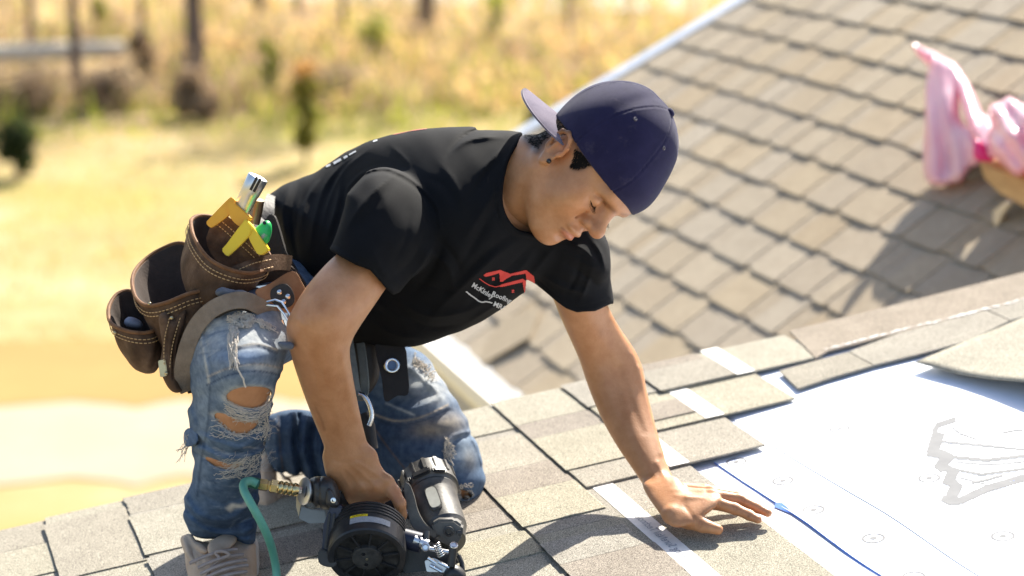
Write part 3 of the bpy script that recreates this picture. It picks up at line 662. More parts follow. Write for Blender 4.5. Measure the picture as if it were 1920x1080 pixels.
class Field:
    def __init__(s): s.ops = []; s.disp = []
    def add(s, p, k=.01): s.ops.append(('+', p, k)); return s
    def sub(s, p, k=.003): s.ops.append(('-', p, k)); return s
    def cut(s, p, k=.002): s.ops.append(('&', p, k)); return s
    def ev(s, c, ops=None):
        f = None
        for op, p, k in (s.ops if ops is None else ops):
            d = p(c)
            if op == '+':
                if f is None: f = d
                else: h = np.maximum(k - np.abs(f - d), 0) / k; f = np.minimum(f, d) - h * h * k * .25
            else:
                if f is None: continue
                if op == '-': d = -d
                h = np.maximum(k - np.abs(f - d), 0) / k; f = np.maximum(f, d) + h * h * k * .25
        if f is None: f = np.full(len(c.P), 1.)
        for g in s.disp: f = f - g(c)
        return f
    def mesh(s, h, B=12, smooth=1, lo=None, hi=None, disp_max=.012):
        cs = [p for op, p, k in s.ops if op == '+']
        if lo is None: lo = np.min([p.c - p.r for p in cs], 0) - .02
        if hi is None: hi = np.max([p.c + p.r for p in cs], 0) + .02
        nb = np.ceil((hi - lo) / (h * B)).astype(int); G = np.stack(np.meshgrid(*[np.arange(n) for n in nb], indexing='ij'), -1).reshape(-1, 3)
        cen = lo + (G + .5) * B * h; Rb = B * h * .5 * math.sqrt(3) + h * 2
        near = np.zeros(len(cen), bool)
        for p in cs: near |= np.linalg.norm(cen - p.c, axis=1) < p.r + Rb + .02
        G, cen = G[near], cen[near]; ctx = Ctx(cen)
        vals = [p(ctx) for op, p, k in s.ops]
        f = None
        fc = s.ev(ctx); act = fc < Rb * 1.9 + disp_max
        act &= fc > -(Rb * 2.0 + disp_max)
        idx = np.nonzero(act)[0]
        sub = np.stack(np.meshgrid(*[[-1, 0, 1]] * 3, indexing='ij'), -1).reshape(-1, 3) * (B * h / 3); rs = B * h / 6 * math.sqrt(3) + h
        keep = np.zeros(len(idx), bool)
        for o_ in sub: keep |= np.abs(s.ev(Ctx(cen[idx] + o_))) < rs * 1.7 + .004
        idx = idx[keep]
        o = np.arange(-1, B + 1); O = np.stack(np.meshgrid(o, o, o, indexing='ij'), -1).reshape(-1, 3); n1 = B + 2
        dims = nb * B + 4; V = []; VI = []; Q = []
        gid = lambda a: ((a[:, 0] + 2) * dims[1] + a[:, 1] + 2) * dims[2] + a[:, 2] + 2
        addmin = np.min([v for v, (op, p, k) in zip(vals, s.ops) if op == '+'], 0)
        for b in idx:
            ops = []
            for v, (op, p, k) in zip(vals, s.ops):
                if op == '+':
                    if v[b] < addmin[b] + 3.2 * Rb + k: ops.append((op, p, k))
                elif op == '-':
                    if v[b] < 2.0 * Rb + k + .01: ops.append((op, p, k))
                else: ops.append((op, p, k))
            base = G[b] * B; c = Ctx(lo + (O + base) * h); F = s.ev(c, ops).reshape(n1, n1, n1)
            if F.min() > 0 or F.max() < 0: continue
            s_ = F < 0
            # cell vertices
            corner = [F[i:n1 - 1 + i, j:n1 - 1 + j, k:n1 - 1 + k] for i in (0, 1) for j in (0, 1) for k in (0, 1)]
            cs_ = np.stack(corner, -1); sg = cs_ < 0; mix = sg.any(-1) & ~sg.all(-1)
            mix[0] &= False; mix[:, 0] = False; mix[:, :, 0] = False      # cells -1 belong to the neighbour block
            ci = np.stack(np.nonzero(mix), 1)
            if len(ci):
                vv = cs_[mix]; acc = np.zeros((len(ci), 3)); cnt = np.zeros(len(ci))
                for a in range(8):
                    for bit in (4, 2, 1):
                        if a & bit: continue
                        a2 = a | bit; fa, fb = vv[:, a], vv[:, a2]; m = (fa < 0) != (fb < 0)
                        t = np.where(m, fa / np.where(m, fa - fb, 1), 0)
                        pa = np.array([(a >> 2) & 1, (a >> 1) & 1, a & 1], float); e = np.array([bit == 4, bit == 2, bit == 1], float)
                        acc += np.where(m[:, None], pa + t[:, None] * e, 0); cnt += m
                V.append(lo + (ci - 1 + base + acc / cnt[:, None]) * h); VI.append(gid(ci - 1 + base))
            for ax in range(3):
                u, w = (ax + 1) % 3, (ax + 2) % 3
                sl0 = [slice(1, n1 - 1)] * 3; sl1 = list(sl0); sl1[ax] = slice(2, n1)
                A0 = s_[tuple(sl0)]; A1 = s_[tuple(sl1)]; e = np.stack(np.nonzero(A0 != A1), 1)
                if not len(e): continue
                fl = A0[tuple(e.T)]; p0 = e + base; du = np.zeros(3, int); dw = np.zeros(3, int); du[u] = 1; dw[w] = 1
                q = np.stack([gid(p0 - du - dw), gid(p0 - dw), gid(p0), gid(p0 - du)], 1); q[~fl] = q[~fl][:, ::-1]; Q.append(q)
        V = np.concatenate(V); VI = np.concatenate(VI); Q = np.concatenate(Q)
        o = np.argsort(VI); VI = VI[o]; V = V[o]; ps = np.searchsorted(VI, Q); ps = np.minimum(ps, len(VI) - 1); ok = (VI[ps] == Q).all(1); Q = ps[ok]
        for _ in range(smooth):
            acc = np.zeros_like(V); cnt = np.zeros(len(V))
            for a in range(4):
                np.add.at(acc, Q[:, a], V[Q[:, (a + 1) % 4]] + V[Q[:, (a + 3) % 4]]); np.add.at(cnt, Q[:, a], 2)
            V = V + .5 * (acc / np.maximum(cnt, 1)[:, None] - V)
        used = np.zeros(len(V), bool); used[Q.ravel()] = True; rm = np.cumsum(used) - 1; return V[used], rm[Q]
class Paint:
    """pigment map: base colour and strokes / patches of other pigment, sampled per vertex"""
    def __init__(s, box, step=2.):
        s.ras = Raster(*box, step); s.C = np.ones(s.ras.X.shape + (3,))
    def patch(s, poly, col, soft=3., a=1., smooth=6):
        P = catmull(poly, smooth) if smooth else np.asarray(poly, float); D = segdist(s.ras.X, s.ras.Y, P); D = np.where(inside(s.ras.X, s.ras.Y, P), -D, D)
        m = a / (1 + np.exp(np.clip(D / soft * 2, -30, 30))); s.C = s.C * (1 - m[..., None]) + np.array(col) * m[..., None]; return s
    def stroke(s, pts, sg, col, a=1.):
        P = catmull(pts, 6, False) if len(pts) > 2 else np.asarray(pts, float); D = segdist(s.ras.X, s.ras.Y, P, False)
        m = a * np.exp(-(D / sg) ** 2); s.C = s.C * (1 - m[..., None]) + np.array(col) * m[..., None]; return s
    def spot(s, x, y, rx, ry, col, a=1.):
        m = a * np.exp(-(((s.ras.X - x) / rx) ** 2 + ((s.ras.Y - y) / ry) ** 2)); s.C = s.C * (1 - m[..., None]) + np.array(col) * m[..., None]; return s
    def at(s, V):
        px, py, _ = project(V); return np.stack([s.ras.get(px, py, s.C[..., i]) for i in range(3)], 1)
def roofd(px, py, h=0.0):
    """depth of the point seen at a pixel that lies h above the upper roof's shingles"""
    Q = Q1 + N1 * (h + .016); return project(plane_hit(px, py, Q, N1))[2]
def WR(px, py, h): return W(px, py, roofd(px, py, h))
# ---------------------------------------------------------------- the man
import time; _t0 = time.perf_counter()
def lap(n):
    global _t0; t = time.perf_counter(); print('  %-14s %.1fs' % (n, t - _t0)); _t0 = t
HF = wdir(unit([.419, -.777, -.469])); HU = wdir(unit([.828, .5395, -.153])); HU = unit(HU - HF * (HU @ HF)); HR = wdir(unit([-.372, .324, -.870]))
HR = unit(HR - HF * (HR @ HF) - HU * (HR @ HU)); HC = W(1083, 310, 3.165); HAX = (HF, HR, HU)
def H(f, r, u): return HC + HF * f + HR * r + HU * u
def hE(c, r, ax=HAX): return Ell(H(*c), ax, r)
def hC(a, b, ra, rb): return Cone(H(*a), H(*b), ra, rb)

PERSON_BASE = WR(470, 985, -.016)
# --- head
hd = Field()
hd.add(hE((-.001, 0, .045), (.086, .076, .085)), .02)
hd.add(hE((.036, 0, .045), (.064, .066, .058)), .03)
hd.add(hE((.036, 0, -.028), (.058, .060, .077)), .03)
for s in (1, -1):
    hd.add(hC((.000, .053 * s, -.048), (.060, .020 * s, -.095), .017, .014), .03)
    hd.add(hE((.062, .040 * s, -.022), (.026, .023, .030)), .025)
hd.add(hE((.072, 0, -.094), (.019, .022, .016)), .022)
hd.add(hE((.078, 0, -.058), (.020, .026, .026)), .018)
hd.add(hC((.091, -.031, .020), (.091, .031, .020), .012, .012), .016)
hd.add(hE((.093, 0, .040), (.014, .034, .026)), .03)
for s in (1, -1):
    hd.sub(hE((.103, .031 * s, .001), (.017, .017, .0090)), .013)
    hd.add(hE((.0815, .031 * s, .000), (.0145, .0155, .0135)), .005)
hd.add(hC((.091, 0, .016), (.1165, 0, -.022), .0075, .0105), .012)
hd.add(hE((.092, 0, -.012), (.0195, .0120, .026)), .012)
hd.add(hE((.1180, 0, -.0265), (.0125, .0120, .0108)), .010)
for s in (1, -1):
    hd.add(hE((.1015, .0135 * s, -.0305), (.0120, .0078, .0088)), .0045)
    hd.sub(hE((.1075, .0070 * s, -.0440), (.0060, .0030, .0035)), .003)
    hd.sub(hC((.0905, .0220 * s, -.0235), (.0890, .0235 * s, -.0400), .0024, .0020), .005)
hd.add(hC((.093, 0, -.044), (.097, 0, -.052), .006, .006), .008)
hd.add(hE((.0955, 0, -.0560), (.0095, .0225, .0066)), .005)
hd.add(hE((.0935, 0, -.0692), (.0100, .0200, .0074)), .005)
for a, b in (((-.0235), (-.012)), ((-.012), 0), (0, .012), (.012, .0235)):
    ff = lambda r: .1055 - 16 * r * r * (1 if abs(r) < .02 else 1.05); uu = lambda r: -.0625 - .002 * (abs(r) / .02) ** 2
    hd.sub(hC((ff(a), a, uu(a)), (ff(b), b, uu(b)), .0018, .0018), .003)
hd.sub(hE((.099, 0, -.0805), (.008, .016, .005)), .008)
# lid crease
for s in (1, -1):
    hd.sub(hC((.094, .018 * s, .0075), (.0975, .031 * s, .0100), .0012, .0012), .004); hd.sub(hC((.0975, .031 * s, .0100), (.088, .044 * s, .0055), .0012, .0012), .004)
# ears
for s in (1, -1):
    ex = unit(HR * s + HF * -.45); ey = unit(HF + HR * s * .45); ez = HU
    eu = unit(HU * .955 - HF * .30); ef = unit(HF * .955 + HU * .30)
    def er(a, b, o, s=s): return H(.001, .0725 * s, -.006) + (eu * b * .97 + unit(ef * .93 + HR * s * .36) * a * 1.12 + HR * s * o * 1.15)
    hd.add(Ell(er(-.004, .0, .002), (unit(HR * s - HF * .3), unit(ef + HR * s * .3), eu), (.0055, .0150, .028)), .008)
    arc = [(.012, -.004, .000), (.015, .010, .003), (.011, .024, .007), (.000, .031, .010), (-.012, .028, .012), (-.019, .014, .012), (-.018, -.004, .010), (-.012, -.018, .007)]
    for p, q in zip(arc[:-1], arc[1:]): hd.add(Cone(er(*p), er(*q), .0034, .0034), .004)
    hd.add(Ell(er(-.005, -.024, .005), HAX, (.0078, .0050, .0095)), .005)
    hd.add(Cone(er(-.006, .014, .008), er(-.010, -.010, .009), .0028, .0028), .004)
    hd.sub(Ell(er(.0015, -.003, .010), HAX, (.0085, .0085, .0110)), .004)
    hd.sub(Cone(er(-.002, .022, .013), er(-.013, .012, .016), .0030, .0030), .003)
    hd.add(Ell(er(.0085, -.006, .003), HAX, (.0045, .0035, .006)), .003)
# neck
hd.add(Cone(H(-.022, 0, -.03), W(958, 345, 3.235), .056, .064), .02)
hd.add(Cone(H(-.005, 0, -.06), W(975, 372, 3.215), .046, .058), .02)
hd.add(Cone(H(-.012, .046, -.045), W(968, 372, 3.165), .014, .016), .03)   # neck cord
hd.add(Cone(W(960, 345, 3.24), W(880, 380, 3.24), .07, .07), .04)
hV, hQ = hd.mesh(.0017, lo=HC - .24, hi=HC + .24, smooth=2); lap('head')

# --- arms, hands, hidden torso and legs
D_TORSO = [(500, 400, 3.49), (560, 480, 3.45), (640, 320, 3.44), (760, 330, 3.30), (700, 480, 3.34), (850, 440, 3.23), (980, 330, 3.25), (1080, 480, 3.30), (820, 600, 3.33), (660, 620, 3.42)]
P_SHIRT = [(500, 380), (520, 355), (560, 336), (600, 318), (650, 284), (700, 262), (770, 245), (850, 238), (920, 239), (975, 247), (1030, 285), (1080, 370), (1125, 430), (1141, 470), (1140, 520), (1090, 545), (1045, 545), (1005, 534),
           (960, 565), (900, 605), (830, 634), (770, 650), (700, 648), (640, 640), (585, 600), (545, 540), (515, 470)]
P_RARM = [(705, 440), (668, 462), (630, 478), (578, 533), (546, 585), (537, 612), (543, 655), (561, 715), (585, 780), (606, 832), (613, 862), (617, 895), (684, 895), (692, 862), (688, 830), (676, 780), (664, 720), (656, 665), (660, 640), (675, 612), (715, 553), (745, 505), (745, 455)]
D_RARM = [(710, 450, 3.11), (600, 600, 3.035), (615, 720, 3.11), (650, 850, 3.18)]
P_LARM = [(1020, 500), (1042, 572), (1062, 620), (1085, 672), (1104, 728), (1128, 785), (1156, 835), (1185, 878), (1215, 922), (1240, 950), (1285, 935), (1264, 900), (1247, 860), (1232, 815), (1220, 768), (1211, 730), (1206, 697), (1190, 657), (1164, 618), (1144, 582), (1130, 545), (1115, 500)]
D_LARM = [(1080, 520, 3.31), (1150, 680, 3.40), (1195, 800, 3.35), (1245, 915, 3.275)]
P_RLEG = [(372, 598), (400, 566), (450, 548), (500, 562), (536, 612), (540, 650), (528, 698), (514, 745), (503, 800), (494, 850), (487, 900), (480, 955), (474, 1018), (430, 1014), (378, 1008), (348, 988), (343, 950), (360, 890), (362, 830), (356, 790), (362, 745), (357, 700), (360, 640)]
D_RLEG = [(450, 560, 3.19), (450, 650, 3.10), (450, 720, 3.09), (425, 860, 3.20), (410, 990, 3.31)]
P_LLEG = [(640, 640), (700, 630), (780, 655), (815, 690), (850, 742), (880, 800), (903, 860), (908, 905), (893, 938), (860, 950), (815, 935), (740, 905), (684, 830), (640, 740)]
D_LLEG = [(700, 660, 3.58), (780, 760, 3.52), (870, 890, 3.485)]
P_LSHIN = [(497, 790), (520, 772), (560, 770), (620, 782), (700, 830), (780, 880), (850, 920), (850, 958), (780, 958), (700, 935), (620, 908), (560, 892), (515, 880), (497, 845)]
D_LSHIN = [(520, 830, 3.60), (700, 880, 3.57), (850, 935, 3.51)]
bd = Field()
bd.add(Blob(P_SHIRT, D_TORSO, .13, .13, grow=-.028), .03)
bd.add(Ell(W(610, 545, 3.53), ((1, 0, 0), (0, 1, 0), (0, 0, 1)), (.10, .12, .10)), .04)
bd.add(Cone(W(860, 420, 3.24), W(720, 400, 3.17), .055, .038), .03)
bd.add(Cone(W(960, 460, 3.27), W(1075, 490, 3.31), .045, .040), .03)
bd.add(Blob(P_RARM, D_RARM, [(710, 450, .050), (600, 600, .050), (615, 720, .043), (650, 870, .026)], .050), .02)
bd.add(Blob(P_LARM, D_LARM, [(1080, 530, .045), (1150, 690, .045), (1195, 810, .034), (1240, 920, .022)], .042), .02)
bd.add(Blob(P_RLEG, D_RLEG, .068, .075, grow=-.0075), .02)
bd.add(Blob(P_LLEG, D_LLEG, .078, .08, grow=-.010), .02)
bd.add(Blob(P_LSHIN, D_LSHIN, .05, .05, grow=-.012), .02)
bd.add(Cone(W(450, 645, 3.16), W(590, 555, 3.50), .052, .075), .03)
# right hand: back of the hand, four knuckled fingers curled over the drum, thumb behind
bd.add(Blob([(610, 848), (694, 840), (714, 872), (732, 900), (744, 922), (728, 940), (700, 944), (664, 946), (641, 938), (622, 902)], [(650, 860, 3.185), (690, 935, 3.200), (640, 925, 3.205), (735, 910, 3.190)], .021, .024), .012)
def chain(pts, r, k=.004, f=bd):
    for (p, a), (q, b) in zip(zip(pts[:-1], r[:-1]), zip(pts[1:], r[1:])): f.add(Cone(p, q, a, b), k)
chain([W(652, 918, 3.202), W(652, 944, 3.212), W(656, 962, 3.235), W(668, 968, 3.26)], [.0105, .0092, .0080, .0075])
chain([W(680, 922, 3.196), W(681, 946, 3.206), W(685, 966, 3.232), W(694, 974, 3.26)], [.0110, .0098, .0085, .008])
chain([W(706, 922, 3.192), W(708, 946, 3.204), W(711, 966, 3.230), W(717, 976, 3.26)], [.0112, .0100, .0088, .008])
chain([W(722, 900, 3.190), W(738, 922, 3.178), W(750, 944, 3.170), W(753, 966, 3.185), W(750, 976, 3.20)], [.0115, .0108, .0096, .0084, .0075])
chain([W(700, 890, 3.21), W(724, 920, 3.25), W(736, 955, 3.275)], [.014, .0115, .009])
for x, y, d in ((655, 912, 3.190), (681, 914, 3.180), (707, 913, 3.176), (728, 900, 3.176)): bd.add(Ell(W(x, y, d), np.eye(3), (.007, .007, .007)), .012)
# left hand pressed flat on the shingles
bd.add(Blob([(1205, 905), (1262, 893), (1290, 916), (1325, 922), (1350, 930), (1345, 948), (1322, 966), (1296, 984), (1262, 988), (1236, 962)], [(1235, 915, roofd(1235, 915, .045)), (1262, 940, roofd(1262, 940, .038)), (1325, 945, roofd(1325, 945, .034)), (1275, 980, roofd(1275, 980, .020))], .017, .020), .014)
chain([WR(1262, 966, .026), WR(1292, 977, .019), WR(1318, 985, .013), WR(1346, 993, .0095)], [.0165, .0125, .0112, .0085], .006)
chain([WR(1290, 944, .036), WR(1335, 942, .033), WR(1378, 954, .022), WR(1405, 966, .013), WR(1421, 974, .0085)], [.0125, .0108, .0092, .0082, .0070])
chain([WR(1285, 928, .038), WR(1336, 930, .036), WR(1388, 937, .027), WR(1420, 952, .015), WR(1440, 962, .0088)], [.0128, .0112, .0095, .0084, .0070])
chain([WR(1282, 920, .035), WR(1334, 923, .033), WR(1384, 931, .023), WR(1412, 945, .012), WR(1430, 954, .0078)], [.012, .0100, .0088, .0078, .0066])
chain([WR(1278, 916, .030), WR(1322, 918, .026), WR(1360, 924, .017), WR(1386, 934, .0085)], [.0105, .0088, .0076, .0062])
bd.disp.append(Relief([
    ([(586, 690), (600, 740), (616, 790)], 6, .0012), ([(640, 660), (652, 720), (664, 780)], 7, .0016), ([(560, 600), (566, 612)], 9, .0020),
    ([(1196, 690), (1212, 745), (1226, 800), (1240, 850)], 5, .0018), ([(1160, 690), (1185, 760), (1206, 810)], 7, -.0014), ([(1130, 700), (1160, 780), (1196, 850)], 9, .0012), ([(1185, 665), (1198, 690)], 7, .0016),
    ([(1232, 868), (1250, 900)], 5, .0016), ([(1265, 928), (1330, 936)], 3, .0012), ([(1258, 918), (1320, 922)], 3, .0010), ([(1285, 950), (1300, 972)], 4, -.0016),
    ([(650, 880), (682, 915)], 3, .0011), ([(660, 872), (706, 912)], 3, .0011), ([(668, 866), (724, 900)], 3, .0012), ([(640, 885), (655, 912)], 3, .0009), ([(664, 925), (668, 945)], 3, -.0010),
    ([(614, 858), (650, 868), (690, 852)], 3, -.0008), ([(1303, 977), (1306, 990)], 2.5, -.0008), ([(1384, 950), (1380, 960)], 2.5, -.0007)], (520, 400, 1460, 1010)))
bV, bQ = bd.mesh(.0024, smooth=1); lap('body')

pV = np.concatenate([hV, bV]); pQ = np.concatenate([hQ, bQ + len(hV)])
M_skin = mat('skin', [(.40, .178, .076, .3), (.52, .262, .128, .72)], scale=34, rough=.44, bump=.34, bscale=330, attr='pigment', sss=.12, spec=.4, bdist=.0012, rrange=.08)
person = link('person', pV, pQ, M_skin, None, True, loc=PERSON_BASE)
tag(person, 'kneeling man in black t-shirt, ripped jeans and backward navy cap, hand on shingles', 'person')
pt = Paint((440, 150, 1480, 1010))
dark = (.16, .13, .12)
pt.patch([(975, 248), (1000, 225), (1060, 236), (1078, 250), (1046, 250), (1025, 268), (1008, 288), (990, 275)], (.09, .075, .07), 5, .92)      # cropped nape
pt.patch([(1078, 256), (1092, 262), (1120, 290), (1150, 318), (1136, 318), (1112, 312), (1086, 320), (1072, 316), (1080, 300), (1081, 280)], (.09, .075, .07), 4, .92)  # sideburn
pt.stroke([(1053, 427), (1065, 437), (1079, 446)], 1.6, (.48, .30, .27), .8); pt.stroke([(1124, 370), (1139, 384), (1152, 396)], 4.6, (.30, .25, .23), .72)     # shade in the lip parting painted as a dark line; then the brow
pt.stroke([(1166, 402), (1182, 404)], 3, (.40, .33, .3), .7)
pt.patch([(1052, 432), (1064, 436), (1082, 446), (1072, 452), (1058, 447)], (1.0, .66, .70), 2, .9)     # lips
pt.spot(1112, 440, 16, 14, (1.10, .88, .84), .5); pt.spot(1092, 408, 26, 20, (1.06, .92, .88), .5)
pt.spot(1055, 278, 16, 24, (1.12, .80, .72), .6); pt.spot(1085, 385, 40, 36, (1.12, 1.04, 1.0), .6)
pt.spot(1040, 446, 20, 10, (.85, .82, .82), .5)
for (x, y, r) in ((700, 930, 14), (740, 930, 16), (655, 930, 14), (1430, 970, 20), (1350, 992, 16)): pt.spot(x, y, r, r, (1.08, .84, .80), .5)
pt.stroke([(592, 765), (604, 790), (608, 806)], 2.5, (.55, .5, .5), .6)      # faint forearm tattoo
pt.spot(1404, 968, 2.5, 2.5, (.25, .22, .3), .9)
pt.patch([(1330, 987), (1346, 985), (1357, 993), (1350, 1000), (1334, 998)], (1.25, 1.3, 1.3), 2, .5)   # thumb nail
for k in range(90):   # tar and dust smudges, freckles of skin tone
    x, y = (RNG.uniform(545, 760), RNG.uniform(520, 960)) if k % 2 else (RNG.uniform(1060, 1440), RNG.uniform(580, 1000)); r_ = RNG.uniform(1.5, 9); q_ = RNG.uniform(.72, 1.16); pt.spot(x, y, r_, r_ * RNG.uniform(.6, 2), (q_, q_ * .97, q_ * .95), RNG.uniform(.25, .6))
for x, y, a_ in ((1318, 940, .9), (1378, 954, .9), (1350, 930, .9), (1392, 938, .9), (1312, 984, .8)):
    for o_ in (-3, 0, 3): pt.stroke([(x + o_, y - 6), (x + o_ + 2, y + 6)], .9, (.70, .58, .54), .6)
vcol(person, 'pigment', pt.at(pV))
# eyelashes, eyebrow hair, cropped hair, ear stud
M_hair = mat('black_hair', [(.005, .004, .0035), (.014, .011, .009)], scale=60, rough=.75, spec=.12)
hm = bpy.data.meshes.new('tmp'); hm.from_pydata(hV.tolist(), [], hQ.tolist()); hm.update()
hn = np.array([v.normal[:] for v in hm.vertices]); bpy.data.meshes.remove(hm)
hpx, hpy, hz = project(hV)
def strands(name, poly, n, length, dirv, w=.00055, lift=.35, near=3.4, jit=.35):
    P = np.asarray(poly, float); vis = ((CAMP - hV) * hn).sum(1) > 0
    m = np.nonzero(inside(hpx, hpy, P) & vis & (hz < near) & ((hV - HC) @ HR < .0735))[0]
    if not len(m): return
    v = []; f = []
    for i in RNG.choice(m, n):
        p = hV[i] + RNG.normal(size=3) * .0008; nn = hn[i]; dd = unit(dirv - nn * (dirv @ nn)); dd = unit(dd + nn * lift + RNG.normal(size=3) * jit * .4); L = length * RNG.uniform(.6, 1.2)
        sd = unit(np.cross(nn, dd)) * w; q = p + dd * L * .5 ; q2 = p + unit(dd - nn * lift * .6) * L; k = len(v)
        v += [p - sd, p + sd, q + sd * .8, q - sd * .8, q2]; f += [(k, k + 1, k + 2, k + 3), (k + 3, k + 2, k + 4)]
    link(name, v, f, M_hair, person, kind='stuff')
strands('hair', [(985, 258), (995, 222), (1030, 205), (1064, 212), (1085, 262), (1045, 248), (1022, 262), (1010, 280)], 2300, .0055, -HU - HF * .4, lift=.12)
strands('hair', [(1076, 250), (1095, 262), (1122, 292), (1150, 320), (1134, 316), (1110, 308), (1084, 316), (1070, 312), (1078, 296), (1080, 276)], 1500, .0055, -HU + HF * .2, lift=.1)
b = MB()
for s in (1, -1):
    b.tube([H(.0925, .019 * s, -.0055), H(.0958, .026 * s, -.0080), H(.0952, .034 * s, -.0086), H(.0900, .0425 * s, -.0055)], [.0004, .0009, .0010, .0005], n=6)
    for q in np.linspace(0, 1, 12):
        a = H(.0935 + .004 * math.sin(q * 3.1), (.021 + .02 * q) * s, -.0068 - .002 * math.sin(q * 3.1)); b.tube([a, a + HF * .0045 - HU * .004 + HR * s * (q - .4) * .006, a + HF * .0075 - HU * .0045 + HR * s * (q - .4) * .010], [.0003, .00022, .0001], n=4)
b.build('eyelashes', M_hair, person, kind='stuff')
M_black = mat('black_stone', [(.01, .01, .012)], rough=.18)
eh = bmesh.new(); bmesh.ops.create_icosphere(eh, subdivisions=2, radius=.0042); e0 = W(1027, 305, 3.075)
ev = np.array([v.co[:] for v in eh.verts]) + e0; ef = [tuple(v.index for v in f.verts) for f in eh.faces]; eh.free()
ei = np.nonzero((np.abs(hpx - 1027) < 5) & (np.abs(hpy - 305) < 5))[0]
if len(ei): ev = ev - e0 + hV[ei[np.argmin(hz[ei])]] - np.array([0, .003, 0])
link('ear_stud', ev, ef, M_black, person)

# --- cap
cc = H(.0115, 0, .052); rimn = unit(HU - HF * .10)
cf = Field(); cf.add(Ell(cc, HAX, (.0995, .0865, .109)), .01)
cf.add(Ell(H(-.002, 0, .075), HAX, (.090, .080, .088)), .03)
cf.add(hE((.050, 0, .055), (.068, .066, .050)), .03)
cf.sub(Half(H(0, 0, .022), rimn), .002)
cf.sub(Ell(cc - HU * .004, HAX, (.0950, .082, .104)), .002)
def seam(ang, w=.0013, d=.0011):
    """a panel seam from the crown button down to the rim"""
    fd = HF * math.cos(ang) + HR * math.sin(ang); nrm = unit(np.cross(HU, fd))
    def g(c):
        q = c.P - cc; a = q @ nrm; side = np.clip((q @ fd) / .01, 0, 1); return side * (-d * 1.3 * np.exp(-(a / w) ** 2) + d * .7 * np.exp(-((np.abs(a) - .003) / .0016) ** 2))
    return g
for k in range(6): cf.disp.append(seam(math.radians(28 + 60 * k)))
def crumple(c):
    q = c.P - cc; x, y, z = q @ HF, q @ HR, q @ HU
    return .0020 * np.sin(x * 45 + 1 + 12 * y) * np.sin(z * 30 + .4) + .0012 * np.sin(y * 60 + x * 22 + 2) - .0028 * np.exp(-((x + .030 - .25 * y) / .012) ** 2) * np.exp(-((z - .085) / .035) ** 2) * (y > -.02)
cf.disp.append(crumple)
cV, cQ = cf.mesh(.0022, smooth=2, lo=cc - .15, hi=cc + .15)
def cap_extra(N, L, src, out, b):
    n = N.new('ShaderNodeTexNoise'); n.inputs['Scale'].default_value = 26; n.inputs['Detail'].default_value = 6; n.inputs['Roughness'].default_value = .7; L.new(src, n.inputs[0])
    r = N.new('ShaderNodeValToRGB'); r.color_ramp.elements[0].position = .57; r.color_ramp.elements[1].position = .85; L.new(n.outputs[0], r.inputs[0])
    m = N.new('ShaderNodeMix'); m.data_type = 'RGBA'; m.inputs['B'].default_value = (.10, .085, .10, 1); q = N.new('ShaderNodeMath'); q.operation = 'MULTIPLY'; q.inputs[1].default_value = .55
    L.new(r.outputs[0], q.inputs[0]); L.new(q.outputs[0], m.inputs['Factor']); L.new(out, m.inputs['A']); return m.outputs['Result']
M_cap = mat('navy_wool', [(.0115, .0100, .038), (.020, .0175, .056)], scale=30, rough=.9, bump=.22, bscale=1200, sheen=.10, extra=cap_extra, spec=.2)
M_brim = mat('dusty_brim', [(.105, .086, .125), (.165, .135, .175)], scale=26, rough=.95, bump=.5, bscale=900, sheen=.25, spec=.2)
cap = link('cap', cV, cQ, M_cap, person, True)
# flat brim behind the head
bv = []; nb_, na = 12, 36
for iside, off in ((0, .0), (1, -.0028)):
    for j in range(nb_ + 1):
        for i in range(na + 1):
            a = (i / na * 2 - 1); th = a * 1.55; r0 = .0845 if j == 0 else 0
            inner = np.array([-.090 * math.cos(th) + .008, .086 * math.sin(th)])
            ph = a * math.pi / 2; outer = np.array([(.004 - .168 * max(math.cos(ph), 0) ** .72), .0875 * math.copysign(abs(math.sin(ph)) ** .95, a)])
            q = j / nb_; p = inner * (1 - q) + outer * q
            bv.append(H(p[0], p[1], .020 - .026 * q * max(math.cos(ph), 0) ** .5 - .155 * (p[1]) ** 2 / .09 * (1 + .8 * q * max(math.cos(ph), 0)) + .1 * (p[0] + .1) * 0 + off))
n1 = (nb_ + 1) * (na + 1); bf = []
for s in (0, 1):
    for j in range(nb_):
        for i in range(na): k = s * n1 + j * (na + 1) + i; q = (k, k + 1, k + na + 2, k + na + 1); bf.append(q if s else q[::-1])
for i in range(na): k = nb_ * (na + 1) + i; bf.append((k, k + 1, n1 + k + 1, n1 + k))
for j in range(nb_):
    for i in (0, na): k = j * (na + 1) + i; bf.append((k, k + na + 1, n1 + k + na + 1, n1 + k))
o = link('cap_brim', bv, bf, M_brim, cap, True)
bt = cV[np.argmax((cV - cc) @ HU - 3 * np.abs((cV - cc) @ HR) - 1.2 * np.abs((cV - cc) @ HF - .002))]
MB().lathe(bt - HU * .002, HU, [(0, .0078), (.004, .0076), (.0065, .0055), (.0078, .0001)], 16).build('cap_button', M_cap, cap, smooth=True)
M_eye = mat('eyelet_thread', [(.07, .06, .08), (.13, .115, .13)], rough=.9); qx, qy, qz = project(cV)
for ex_, ey_ in ((1194, 219), (1249, 280)):
    fr = np.nonzero((np.hypot(qx - ex_, qy - ey_) < 5))[0]; j = fr[np.argmin(qz[fr])]; p = cV[j]; nr = unit(p - (cc - HU * .03))
    b = MB(); b.lathe(p, nr, [(-.001, .0036), (.0009, .0034), (.0012, .0026), (.0006, .0016)], 14); b.build('eyelet', M_eye, cap, smooth=True)
    MB().lathe(p + nr * .0006, nr, [(0, .0017), (.0003, .0001)], 10).build('eyelet_hole', M_black, cap)
lap('cap')

